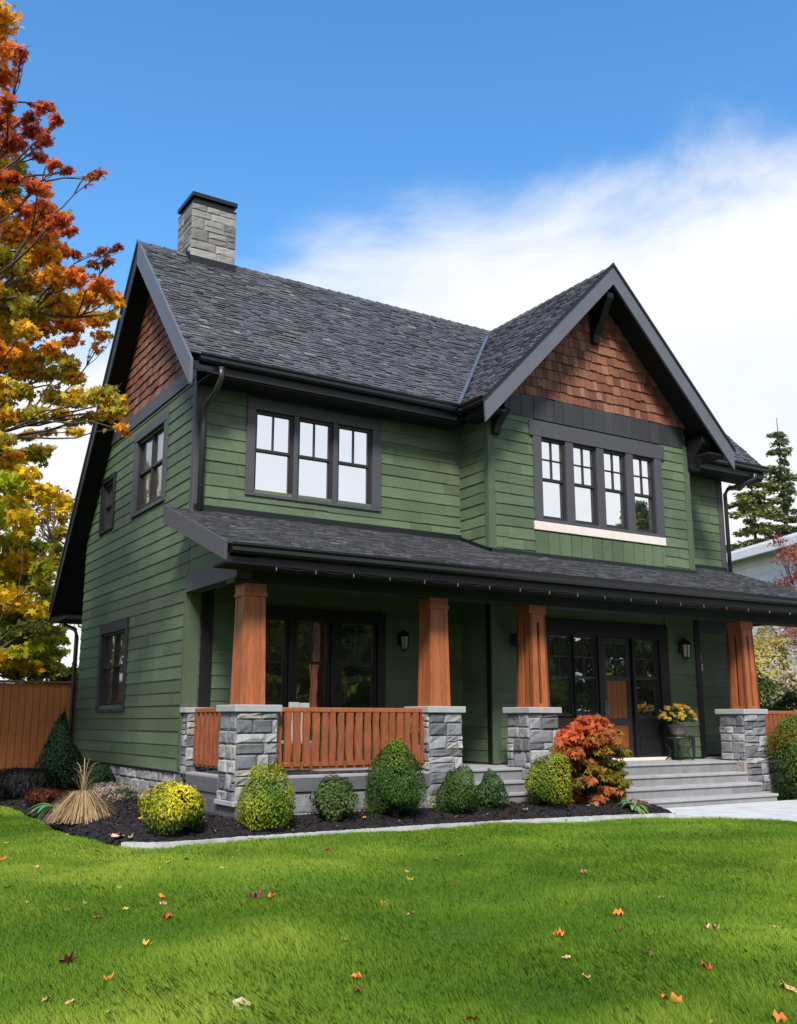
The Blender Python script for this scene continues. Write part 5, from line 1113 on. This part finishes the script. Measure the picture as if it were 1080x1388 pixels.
YELLOW_SPRAYS = [(-0.91, 11.51, 8.25, 0.61, (0.46, 0.46, 0.025)), (-0.95, 9.34, 7.29, 0.56, (0.74, 0.5, 0.02)), (-1.32, 9.23, 7.03, 0.63, (0.46, 0.46, 0.025)), (-0.56, 8.41, 6.73, 0.4, (0.74, 0.5, 0.02)), (0.03, 9.28, 6.79, 0.34, (0.74, 0.5, 0.02)), (0.77, 11.43, 7.16, 0.19, (0.74, 0.5, 0.02)), (-0.52, 10.51, 7.15, 0.55, (0.74, 0.5, 0.02)), (-0.76, 12.02, 6.98, 0.7, (0.74, 0.5, 0.02)), (-0.91, 9.14, 6.25, 0.44, (0.74, 0.5, 0.02)), (-0.61, 11.41, 6.0, 0.68, (0.46, 0.46, 0.025)), (-0.01, 12.09, 5.96, 0.5, (0.46, 0.46, 0.025)), (-0.71, 11.8, 5.37, 0.81, (0.74, 0.5, 0.02)), (-0.15, 12.01, 5.15, 0.61, (0.46, 0.46, 0.025)), (0.13, 10.6, 4.72, 0.35, (0.46, 0.46, 0.025)), (-0.67, 10.51, 4.47, 0.77, (0.74, 0.5, 0.02)), (-0.38, 9.29, 4.1, 0.48, (0.74, 0.5, 0.02)), (0.11, 9.89, 4.0, 0.27, (0.74, 0.5, 0.02)), (-0.57, 11.24, 3.9, 0.71, (0.46, 0.46, 0.025)), (0.04, 12.03, 3.93, 0.45, (0.74, 0.5, 0.02)), (-0.02, 11.17, 5.93, 0.36, (0.46, 0.46, 0.025)), (-0.0, 10.26, 5.42, 0.39, (0.5, 0.4, 0.04)), (-0.22, 9.52, 4.93, 0.3, (0.5, 0.4, 0.04)), (-1.58, 10.64, 6.44, 1.15, (0.46, 0.46, 0.025)), (-1.38, 11.52, 4.72, 1.17, (0.46, 0.46, 0.025)), (-1.73, 11.07, 8.03, 0.98, (0.74, 0.5, 0.02)), (-0.51, 11.85, 3.48, 0.44, (0.46, 0.46, 0.025)), (-0.62, 10.07, 6.08, 0.34, (0.74, 0.5, 0.02)), (0.51, 11.16, 6.37, 0.24, (0.5, 0.4, 0.04)), (0.1, 9.59, 5.61, 0.27, (0.46, 0.46, 0.025)), (0.42, 11.57, 5.53, 0.33, (0.5, 0.4, 0.04)), (-0.4, 8.73, 5.0, 0.4, (0.46, 0.46, 0.025)), (-0.09, 8.6, 6.25, 0.18, (0.76, 0.48, 0.035)), (0.08, 10.65, 3.79, 0.39, (0.46, 0.46, 0.025)), (0.53, 11.28, 3.77, 0.32, (0.5, 0.4, 0.04)), (0.12, 9.91, 3.34, 0.38, (0.46, 0.46, 0.025)), (-0.21, 10.19, 3.29, 0.45, (0.46, 0.46, 0.025)), (-0.65, 9.63, 3.06, 0.48, (0.46, 0.46, 0.025)), (0.93, 12.42, 3.28, 0.33, (0.46, 0.46, 0.025)), (0.19, 11.13, 2.99, 0.43, (0.5, 0.4, 0.04)), (-0.37, 11.38, 2.8, 0.51, (0.46, 0.46, 0.025)), (-0.28, 10.11, 2.75, 0.41, (0.74, 0.5, 0.02)), (0.52, 10.93, 2.81, 0.35, (0.5, 0.4, 0.04)), (-0.92, 9.89, 2.89, 0.48, (0.74, 0.5, 0.02)), (0.68, 10.66, 3.45, 0.2, (0.5, 0.4, 0.04)), (-0.5, 10.88, 5.46, 0.59, (0.74, 0.5, 0.02)), (0.04, 12.0, 5.06, 0.53, (0.46, 0.46, 0.025)), (-4.36, 11.12, 7.49, 0.79, (0.46, 0.46, 0.025)), (-6.14, 9.23, 4.89, 0.71, (0.46, 0.46, 0.025)), (-3.1, 9.99, 7.36, 0.71, (0.74, 0.5, 0.02)), (-3.31, 10.38, 6.41, 0.65, (0.5, 0.4, 0.04)), (-6.12, 9.9, 7.17, 0.81, (0.74, 0.5, 0.02)), (-6.08, 8.75, 3.84, 0.63, (0.5, 0.4, 0.04)), (-6.53, 10.8, 7.29, 0.78, (0.74, 0.5, 0.02)), (-3.25, 12.15, 3.83, 0.75, (0.74, 0.5, 0.02)), (-3.66, 9.33, 6.55, 0.8, (0.46, 0.46, 0.025)), (-5.99, 9.65, 7.43, 0.87, (0.46, 0.46, 0.025)), (-3.16, 10.81, 4.85, 0.65, (0.46, 0.46, 0.025)), (-4.5, 12.06, 6.91, 0.73, (0.5, 0.4, 0.04)), (-6.3, 10.82, 5.21, 0.85, (0.5, 0.4, 0.04)), (-5.97, 10.09, 6.3, 0.86, (0.46, 0.46, 0.025)), (-4.12, 8.31, 3.4, 0.87, (0.74, 0.5, 0.02)), (-5.86, 8.91, 3.5, 0.67, (0.46, 0.46, 0.025)), (-4.56, 11.42, 4.31, 0.66, (0.5, 0.4, 0.04)), (-4.82, 10.17, 7.22, 0.65, (0.74, 0.5, 0.02)), (-5.12, 11.83, 6.33, 0.63, (0.74, 0.5, 0.02)), (-4.81, 13.0, 3.36, 0.74, (0.5, 0.4, 0.04)), (-4.79, 10.23, 4.64, 0.73, (0.46, 0.46, 0.025)), (-3.0, 11.45, 6.39, 0.75, (0.74, 0.5, 0.02)), (-5.24, 10.42, 4.38, 0.8, (0.74, 0.5, 0.02)), (-6.04, 11.19, 4.28, 0.76, (0.5, 0.4, 0.04)), (-6.08, 12.09, 6.46, 0.69, (0.5, 0.4, 0.04)), (-5.8, 8.43, 6.71, 0.63, (0.46, 0.46, 0.025))]
tree('yellow_maple_tree', 'yellow-green maple standing behind the cedar fence', (-4.1, 10.4, 0.1), 5.6, 4, YELLOW_SPRAYS, .16, 200, r0=.17, twigs=3)


# trees in front of the house, behind the photographer: only their reflections show
def blob_tree(name, label, x, y, h, w_, cols, n_cl, per, leaf, group, seed, base=.3, r0=.2):
    r = random.Random(seed); cl = []
    for k in range(n_cl):
        t = r.uniform(0, 6.283); z = h*(base+(1-base)*r.random()**.85); f = math.sin(math.pi*min(1, (z/h-base)/(1-base)*.82+.2))**.7; q = w_*f*math.sqrt(r.random())
        cl.append((x+q*math.cos(t), y+q*math.sin(t), z, r.uniform(.5, .95)*w_/3.2+.2, r.choice(cols)))
    return tree(name, label, (x, y, 0), h*.75, 4, cl, leaf, per, tmpl=OVAL, group=group, r0=r0, twigs=2)
DG = [(.09, .14, .03), (.14, .18, .03), (.20, .21, .03), (.07, .11, .025)]
AU = [(.48, .34, .03), (.30, .30, .03), (.45, .20, .03)]
for i, (x, y, h, w_, c) in enumerate(((6, -27, 8.5, 3.6, DG), (12, -25, 8, 3.6, DG+AU), (18, -29, 9.0, 4, DG), (24.5, -27, 8.5, 4, DG+AU), (30, -30, 9.5, 4.2, DG), (39.3, -30, 14.9, 3.0, DG), (33, -27, 8.5, 4, DG), (41, -28, 9.5, 4, DG+AU), (28, -34, 9, 4.5, DG), (15, -35, 8, 4.5, DG+AU), (0, -33, 8.5, 4, DG), (9, -33, 8, 4.5, DG), (21, -35, 9, 4.5, DG), (-6, -29, 8, 4, DG), (48, -30, 12, 5, DG), (-14, -16, 8.5, 3.5, DG+AU), (-19, -7, 8, 3.5, DG), (-15, -25, 9, 3.8, DG))):
    blob_tree('street_tree', 'broad leafy street tree facing the house across the lawn', x, y, h, w_, c, 95, 75, .30, 'trees facing the house', 40+i, base=.06)

# background trees left of the house
for i, (x, y, h, w_) in enumerate(((-3.3, 11.6, 5.0, 1.7), (-.3, 11.2, 4.2, 1.9), (-5.6, 12.5, 5.2, 2.2))):
    blob_tree('evergreen_bush', ['green leafy bush above the fence under the yellow branches', 'dark green bush above the fence beside the house eave', 'green leafy bush over the fence at the left photo edge'][i], x, y, h, w_, [(.18, .22, .03), (.26, .24, .03), (.12, .17, .025)], 60, 130, .16, None, 60+i, base=.12, r0=.1)
def bare_tree(label, x, y, h, spread, col, n_cl, per, seed, bark='palebark'):
    r = random.Random(seed); cl = []
    for k in range(n_cl):
        t = r.uniform(0, 6.283); z = h*r.uniform(.3, 1); q = spread*math.sqrt(r.random())*math.sin(math.pi*min(1, z/h*.75+.2)); cl.append((x+q*math.cos(t), y+q*math.sin(t), z, r.uniform(.5, .9), r.choice(col)))
    return tree('thin_tree', label, (x, y, 0), h*.8, 4, cl, .16, per, tmpl=OVAL, barkm=bark, r0=.19, twigs=7, group=None)
bare_tree('tall thin tree with grey branches and sparse brown leaves behind the fence', -.6, 19, 11.5, 3.2, [(.24, .12, .03), (.17, .09, .03), (.28, .18, .04)], 60, 26, 5)
bare_tree('thin pale-barked tree with few leaves furthest behind the yellow maple', -4.2, 24, 12.5, 3.2, [(.24, .14, .05), (.30, .2, .05)], 56, 16, 6)
bare_tree('thin reddish-twigged tree close behind the rear roof eave', 1.2, 15.5, 8.5, 2.0, [(.26, .11, .06), (.20, .12, .04)], 40, 20, 8)

# ------------------------------------------------------------------ right background
nb = thing('neighbour_house', 'white house with pale grey roof beyond the porch on the right', 'house', (25, 6, 0))
th = R(-18); U = Vector((math.cos(th), math.sin(th), 0)); V2 = Vector((-math.sin(th), math.cos(th), 0)); O = Vector((23.6, 12.0, 0))
def nbf(a, n0, flip=False): pass
# long left wall runs along -V2 towards the viewer; n points left (-U)
FN = fr(O, -V2, (0, 0, 1)); Ln = 15.0; HE = 7.0
mb = MB(); mb.fbox(FN, 0, Ln, -.3, HE, -9, 0); mb.build('wall', M['white'], nb)
mb = MB(); z = .3
while z < HE-.4: mb.prism(FN, [(0, z), (Ln, z), (Ln, z+.30), (0, z+.30)], .004, .03); z += .31
mb.build('siding_boards', M['white'], nb)
mb = MB()
q = [PT(FN, u, v, n) for u, v, n in ((-.4, HE, .5), (Ln+.4, HE, .5), (Ln+.4, HE+1.55, -4.5), (-.4, HE+1.55, -4.5))]; q2 = [p-Vector((0, 0, .18)) for p in q]; mb.hexa(q2+q)
q = [PT(FN, u, v, n) for u, v, n in ((-.4, HE+1.55, -4.5), (Ln+.4, HE+1.55, -4.5), (Ln+.4, HE, -9.5), (-.4, HE, -9.5))]; q2 = [p-Vector((0, 0, .18)) for p in q]; mb.hexa(q2+q)
mb.build('roof', M['nroof'], nb)
mb = MB(); mb.fbox(FN, -.4, Ln+.4, HE-.28, HE-.02, .42, .54); mb.build('gutter', M['white'], nb, bevel=.01)
for u in (2.5, 5.2, 8.0, 11.0):
    for v in (1.1, 4.1):
        mb = MB(); mb.fbox(FN, u-.55, u-.45, v, v+1.5, .0, .07); mb.fbox(FN, u+.45, u+.55, v, v+1.5, .0, .07); mb.fbox(FN, u-.45, u+.45, v, v+.1, .0, .069); mb.fbox(FN, u-.45, u+.45, v+1.4, v+1.5, .0, .069); mb.fbox(FN, u-.45, u+.45, v+.73, v+.77, .0, .06)
        w_ = mb.build('window', M['white'], nb); p = MB(); p.fbox(FN, u-.45, u+.45, v+.1, v+1.4, .0, .04); p.build('pane', M['glassside'], w_)
# conifers
def conifer(label, x, y, h, w_, seed, n_tier=30, gap=0.0, col=(.035, .055, .022)):
    r = random.Random(seed); o = thing('conifer_tree', label, 'tree', (x, y, 0)); mb = MB()
    mb.tube([(x, y, -.2), (x+.05, y, h*.5), (x, y, h)], [.20, .12, .012], 8); C = []; U_ = []; 
    for k in range(n_tier):
        z = h*(.18+.80*k/n_tier)+r.uniform(-.1, .1); L_ = w_*(1-(z/h))**.75*r.uniform(.75, 1.15)+.12
        for j in range(r.randint(5, 7)):
            if r.random() < gap: continue
            t = r.uniform(0, 6.283); l = L_*r.uniform(.55, 1.1); e = Vector((x+math.cos(t)*l, y+math.sin(t)*l, z-.12*l+.10*l*l*.3)); s = Vector((x, y, z+.06)); mid = s.lerp(e, .55)+Vector((0, 0, -.06*l))
            mb.tube([s, mid, e], [.028, .016, .006], 5)
            m_ = int(62*l)+14
            for i in range(m_):
                f = r.random()**.7; p = s.lerp(mid, f*2) if f < .5 else mid.lerp(e, f*2-1); ww = .16+.20*(1-f)*l*.6
                C.append(p+Vector((r.uniform(-1, 1)*ww, r.uniform(-1, 1)*ww, r.uniform(-.16, .05)))); U_.append(Vector((math.cos(t), math.sin(t), -.45)))
    mb.build('trunk', M['bark'], o); C = np.array([tuple(c) for c in C]); U_ = np.array([tuple(c) for c in U_]); n = len(C)
    mass_mesh('crown', oriented(SPRAY, C, rvec(n)*.6+np.array([0, 0, .7]), U_+rvec(n)*.5, nrg.uniform(.14, .34, n)), 8, M['needle'], np.array(col)[None]*nrg.uniform(.5, 1.7, (n, 1))*(1+nrg.normal(0, .1, (n, 3))), o)
conifer('tall spire-topped conifer behind the pale grey roof', 32.8, 12.9, 15.3, 3.0, 3, 30, .10, (.17, .19, .09))
conifer('shorter bushy conifer rising beside the house corner above the pale grey roof', 31.0, 13.2, 13.0, 4.4, 4, 28, .05, (.19, .20, .055))
# red-twigged bare tree, yellow shrub and hedge by the neighbour's wall
r = random.Random(21); cl = []
for k in range(75):
    t = r.uniform(0, 6.283); z = r.uniform(3.0, 6.4); q = 1.15*math.sqrt(r.random()); cl.append((18.35+q*math.cos(t), 1.3+q*math.sin(t), z, r.uniform(.3, .55), r.choice([(.46, .13, .10), (.36, .09, .07), (.52, .20, .15)])))
tree('red_twig_tree', 'reddish pink fine-twigged small tree before the white house wall', (18.2, 1.3, 0), 3.4, 3, cl, r0=.10, leaf=.10, per=110, tmpl=KITE, twigs=6)
shrub('yellow_shrub', 'pale yellow leafy shrub behind the hedge near the white wall', 'shrub', (17.6, 2.9, 0), 1.1, 1.0, 3.5, 5600, .15, (.42, .34, .06), (.66, .56, .20), tip=.3, seed=31, tmpl=OVAL, mtl='leaf', amp=.3)
shrub('cream_shrub', 'creamy white flowering shrub behind the hedge right of the last column', 'shrub', (16.9, .9, 0), 1.2, 1.0, 3.0, 4800, .15, (.50, .42, .26), (.74, .66, .50), tip=.3, seed=32, tmpl=OVAL, mtl='leaf', amp=.3)
for i, (x, y) in enumerate(((14.7, 1.7), (14.75, .7), (14.7, -.2), (14.75, -1.1), (14.7, -2.0), (14.6, 2.7))):
    lab = ['dark green hedge shrub seen through the porch left of the last cedar column', 'dark green hedge shrub directly right of the last cedar column', 'dark green hedge shrub above the right-hand railing', 'dark green hedge shrub above the right-hand railing', 'dark green hedge shrub above the right-hand railing', 'dark green hedge shrub tucked behind the house end'][i]
    shrub('hedge_shrub', lab, 'hedge', (x, y, -.02), .72, .70, 2.25+.15*math.sin(i*2.1), 3000, .12, (.020, .052, .013), (.06, .11, .02), tip=.22, seed=33+i, shape='egg', amp=.25, group='hedge shrubs beyond the porch')

# ------------------------------------------------------------------ grass
def in_lawn(x, y):
    """True where turf grows: not on bed, walk, or under the house."""
    fy = np.interp(x, [p[0] for p in bed_front], [p[1] for p in bed_front])-.028
    lx = np.interp(y, [p[1] for p in BEDL], [p[0] for p in BEDL])-.02
    front = (y < fy)
    left = (x < lx)
    ok = np.where(x < -1.80, left | (y < -2.6), front)
    ok &= ~((x > 6.7) & (y > -3.7))
    j = len(PATH)-1; inside = np.zeros(len(x), bool)
    for i in range(len(PATH)):
        xi, yi = PATH[i]; xj, yj = PATH[j]
        inside ^= ((yi > y) != (yj > y)) & (x < (xj-xi)*(y-yi)/(yj-yi+1e-12)+xi); j = i
    ok &= ~inside
    return ok & ~((x < -1.9) & (y > 6.5)) & ~((x > 5) & (y > -2.7))
def nz(x, y, s, seed):
    r = np.random.default_rng(seed); v = np.zeros(len(x)); a = 1.0
    for o_ in range(4):
        for k in range(3):
            t = r.uniform(0, 6.283); v += a*np.sin((x*math.cos(t)+y*math.sin(t))*s+r.uniform(0, 6.283)+1.3*np.sin((x*math.sin(t)-y*math.cos(t))*s*.6+r.uniform(0, 6.28)))
        s *= 1.9; a *= .55
    return v/3.6
def lawn_zv(x, y): return np.maximum(0, np.minimum((y-3)*.03, .35))-.012+.018*np.sin(x*1.3+.7*y)*np.cos(y*1.1-.4*x)+.012*np.sin(2.7*x+1)*np.sin(2.3*y)
fx, fy_ = fw.x/math.hypot(fw.x, fw.y), fw.y/math.hypot(fw.x, fw.y)
XS = []; YS = []; WS = []
for d0, d1, dens, wd in ((3.4, 6.0, 21000, .0028), (6.0, 8.5, 16000, .0034), (8.5, 11.5, 11000, .0044), (11.5, 16.0, 6500, .0064), (16, 27, 1500, .012)):
    hw = .52*d1+1.2; n = int(2*hw*(d1-d0)*dens); d = nrg.uniform(d0, d1, n); s = nrg.uniform(-hw, hw, n)
    keep = np.abs(s) < .50*d+1.2; d = d[keep]; s = s[keep]
    x = CAMP.x+fx*d+fy_*s; y = CAMP.y+fy_*d-fx*s; k = in_lawn(x, y); XS.append(x[k]); YS.append(y[k]); WS.append(np.full(k.sum(), wd))
x = np.concatenate(XS); y = np.concatenate(YS); wd = np.concatenate(WS); n = len(x)
clump = nz(x, y, 2.2, 5); fine = nz(x, y, 7, 6); big = nz(x, y, .7, 9)
mid_ = nz(x, y, 3.6, 12)
hh = .046*np.clip(1+.34*clump+.20*fine+.22*mid_, .35, 2)*nrg.uniform(.6, 1.35, n)
ang = 2.2+1.7*nz(x, y, 1.1, 7)+nrg.normal(0, .95, n); lean = np.clip(.42+.30*nz(x, y, 1.6, 8)+nrg.normal(0, .22, n), .05, 1.3)*hh
e = np.stack([np.cos(ang), np.sin(ang), np.zeros(n)], 1); fa = nrg.uniform(0, 6.283, n); q = np.stack([np.cos(fa), np.sin(fa), np.zeros(n)], 1)*wd[:, None]
b = np.stack([x, y, lawn_zv(x, y)-.004], 1); mid = b+e*(lean*.35)[:, None]+np.array([0, 0, .62])*hh[:, None]; tipv = b+e*lean[:, None]+np.array([0, 0, 1.0])*hh[:, None]
V = np.stack([b-q*.5, b+q*.5, mid+q*.42, tipv, mid-q*.42], 1)
c0 = np.array([.185, .305, .024]); c1 = np.array([.44, .51, .075]); c2 = np.array([.095, .195, .018])  # turf colours; the palest one also has blade sheen painted in
t = np.clip(.36+.40*big+.22*clump+.22*mid_+nrg.normal(0, .12, n), 0, 1)[:, None]
c = c2*(1-t)**2+2*c0*t*(1-t)+c1*t*t+c0*.25
dry = (nrg.random(n) < .012)[:, None]; c = np.where(dry, np.array([.26, .22, .09]), c)*nrg.uniform(.90, 1.10, (n, 1))
tag(mass_mesh('grass', V, 5, M['grass'], c), kind='stuff')
print('grass blades', n)

# ------------------------------------------------------------------ fallen leaves
LEAVES = [(-1.96, -0.43, 'peach'), (-1.97, -1.23, 'peach'), (-1.66, -2.47, 'peach'), (-1.58, -2.7, 'pale'), (-0.59, -2.39, 'red'), (-2.99, -4.14, 'peach'), (-3.17, -3.36, 'orange'), (-3.47, -5.17, 'orange'), (-3.48, -6.08, 'peach'), (-3.56, -6.64, 'red'), (-3.28, -6.61, 'tan'), (-3.08, -6.37, 'pale'), (-2.85, -6.71, 'yellow'), (-3.12, -6.91, 'red'), (-2.37, -6.21, 'orange'), (-2.51, -6.64, 'peach'), (-2.69, -7.25, 'red'), (-2.59, -5.68, 'pale'), (-3.12, -8.15, 'yellow'), (-3.71, -8.37, 'brown'), (-3.6, -8.89, 'orange'), (-3.91, -9.22, 'peach'), (-4.0, -9.11, 'tan'), (-3.12, -9.73, 'pale'), (-1.76, -6.88, 'brown'), (-1.62, -6.86, 'orange'), (-2.23, -8.39, 'brown'), (-1.48, -7.93, 'red'), (-1.94, -8.74, 'tan'), (-0.97, -7.69, 'orange'), (0.18, -4.46, 'red'), (-0.53, -5.43, 'red'), (-0.93, -4.41, 'yellow'), (-1.36, -5.16, 'yellow'), (-1.68, -4.39, 'tan'), (-2.34, -9.61, 'orange'), (-2.47, -9.87, 'brown'), (-3.77, -9.51, 'tan'), (-2.83, -1.75, 'yellow'), (-2.64, -2.29, 'tan'), (-1.95, -4.86, 'yellow'), (-1.39, -4.16, 'brown'), (1.75, -2.62, 'orange'), (-0.95, -1.2, 'orange'), (-1.15, -1.7, 'peach'), (0.13, -7.17, 'red'), (0.13, -6.3, 'yellow'), (-0.16, -6.81, 'yellow'), (-1.07, -8.22, 'peach'), (0.69, -8.19, 'orange'), (1.6, -7.28, 'tan'), (0.41, -8.97, 'orange'), (-0.09, -9.51, 'brown'), (-0.62, -9.46, 'orange'), (-0.96, -9.9, 'peach'), (-0.46, -10.14, 'brown'), (1.2, -8.68, 'pale'), (0.51, -9.84, 'peach'), (-0.39, -10.56, 'red'), (-1.14, -10.95, 'orange'), (-0.33, -11.1, 'peach'), (-0.96, -11.53, 'orange'), (-2.26, -10.67, 'red'), (-1.17, -10.33, 'tan'), (2.75, -5.66, 'brown'), (2.63, -4.5, 'yellow'), (1.93, -7.12, 'brown'), (0.91, -5.66, 'tan'), (1.32, -5.55, 'tan'), (0.99, -10.01, 'tan'), (-1.29, -11.39, 'tan'), (4.5, -2.8, 'peach'), (3.75, -2.85, 'peach')]
LC = {'orange': (.62, .20, .035), 'red': (.42, .07, .03), 'tan': (.50, .30, .13), 'peach': (.72, .38, .20), 'yellow': (.70, .46, .06), 'brown': (.16, .065, .03), 'pale': (.54, .40, .26)}
SPECIAL = {59: ('large bright orange maple leaf lying nearest the lower right of the lawn', .14), 60: ('large peach curled leaf on the lawn at the far right edge', .12), 23: ('large pale curled leaf lying alone on the near middle of the lawn', .12),
           19: ('dark brown crumpled leaf on the lawn left of the orange ones', .10), 24: ('rust-brown leaf touching an orange one in mid lawn', .14), 2: ('big peach-orange leaf on the mulch at the left end of the concrete edging', .15),
           58: ('rusty red rounded leaf on the right of the lawn above the largest orange leaf', .09), 57: ('narrow peach leaf on the right of the lawn above the rounded rusty red leaf', .10)}
def fallen(i, x, y, z, cname, s, label, group):
    r = random.Random(100+i); c = LC[cname]; o = None
    vs = []; cup = r.uniform(.1, .75); fat = r.choice((1.7, 1.9, 2.1)); rot = r.uniform(0, 6.283); tilt = r.uniform(-.5, .5); el = r.uniform(.45, .95)
    for px_, py_, pz_ in MAPLE:
        f_ = r.uniform(.72, 1.12)*(fat if (abs(px_) < .36 and abs(py_) < .45) else 1); a = px_*el*s*f_; b_ = py_*s*f_; zz = (px_*px_+.4*py_*py_)*cup*s*2.2+r.uniform(-.09, .09)*s
        vs.append((a*math.cos(rot)-b_*math.sin(rot), a*math.sin(rot)+b_*math.cos(rot), zz+tilt*a+.012))
    vs.append((0, 0, .008)); st0 = Vector(vs[0]); fs = [(12, k, (k+1) % 12) for k in range(12)]
    k = len(vs); dirn = Vector((vs[0][0], vs[0][1], 0)).normalized(); sd = Vector((-dirn.y, dirn.x, 0))*.012*s; e_ = st0+dirn*s*.45+Vector((0, 0, .01)); vs += [tuple(st0-sd), tuple(st0+sd), tuple(e_+sd), tuple(e_-sd)]; fs.append((k, k+1, k+2, k+3))
    me = bpy.data.meshes.new('fallen_leaf'); me.from_pydata(vs, [], fs); a = me.attributes.new('col', 'FLOAT_COLOR', 'FACE')
    for d_ in a.data: f = r.uniform(.75, 1.2); d_.color = (c[0]*f, c[1]*f*r.uniform(.85, 1.15), c[2]*f, 1)
    me.materials.append(M['dryleaf']); o = bpy.data.objects.new('fallen_leaf', me); COL.objects.link(o); o.location = (x, y, z); tag(o, label, 'leaf', group)
for i, (x, y, cn) in enumerate(LEAVES):
    bed = bool(in_bed(x, y)) and not (y < front_y(x))
    z = bed_z(x, y)+.02 if bed else float(lawn_zv(np.array([x]), np.array([y]))[0])+.022
    if i in SPECIAL: lab, s = SPECIAL[i]; grp = 'fallen leaves'
    else:
        s = rng.uniform(.045, .075); where = 'dark mulch' if bed else 'green lawn'
        lab = 'small %s fallen leaf lying on the %s' % (cn, where); grp = 'small %s leaves on the %s' % (cn, where)
    fallen(i, x, y, z, cn, s, lab, grp)
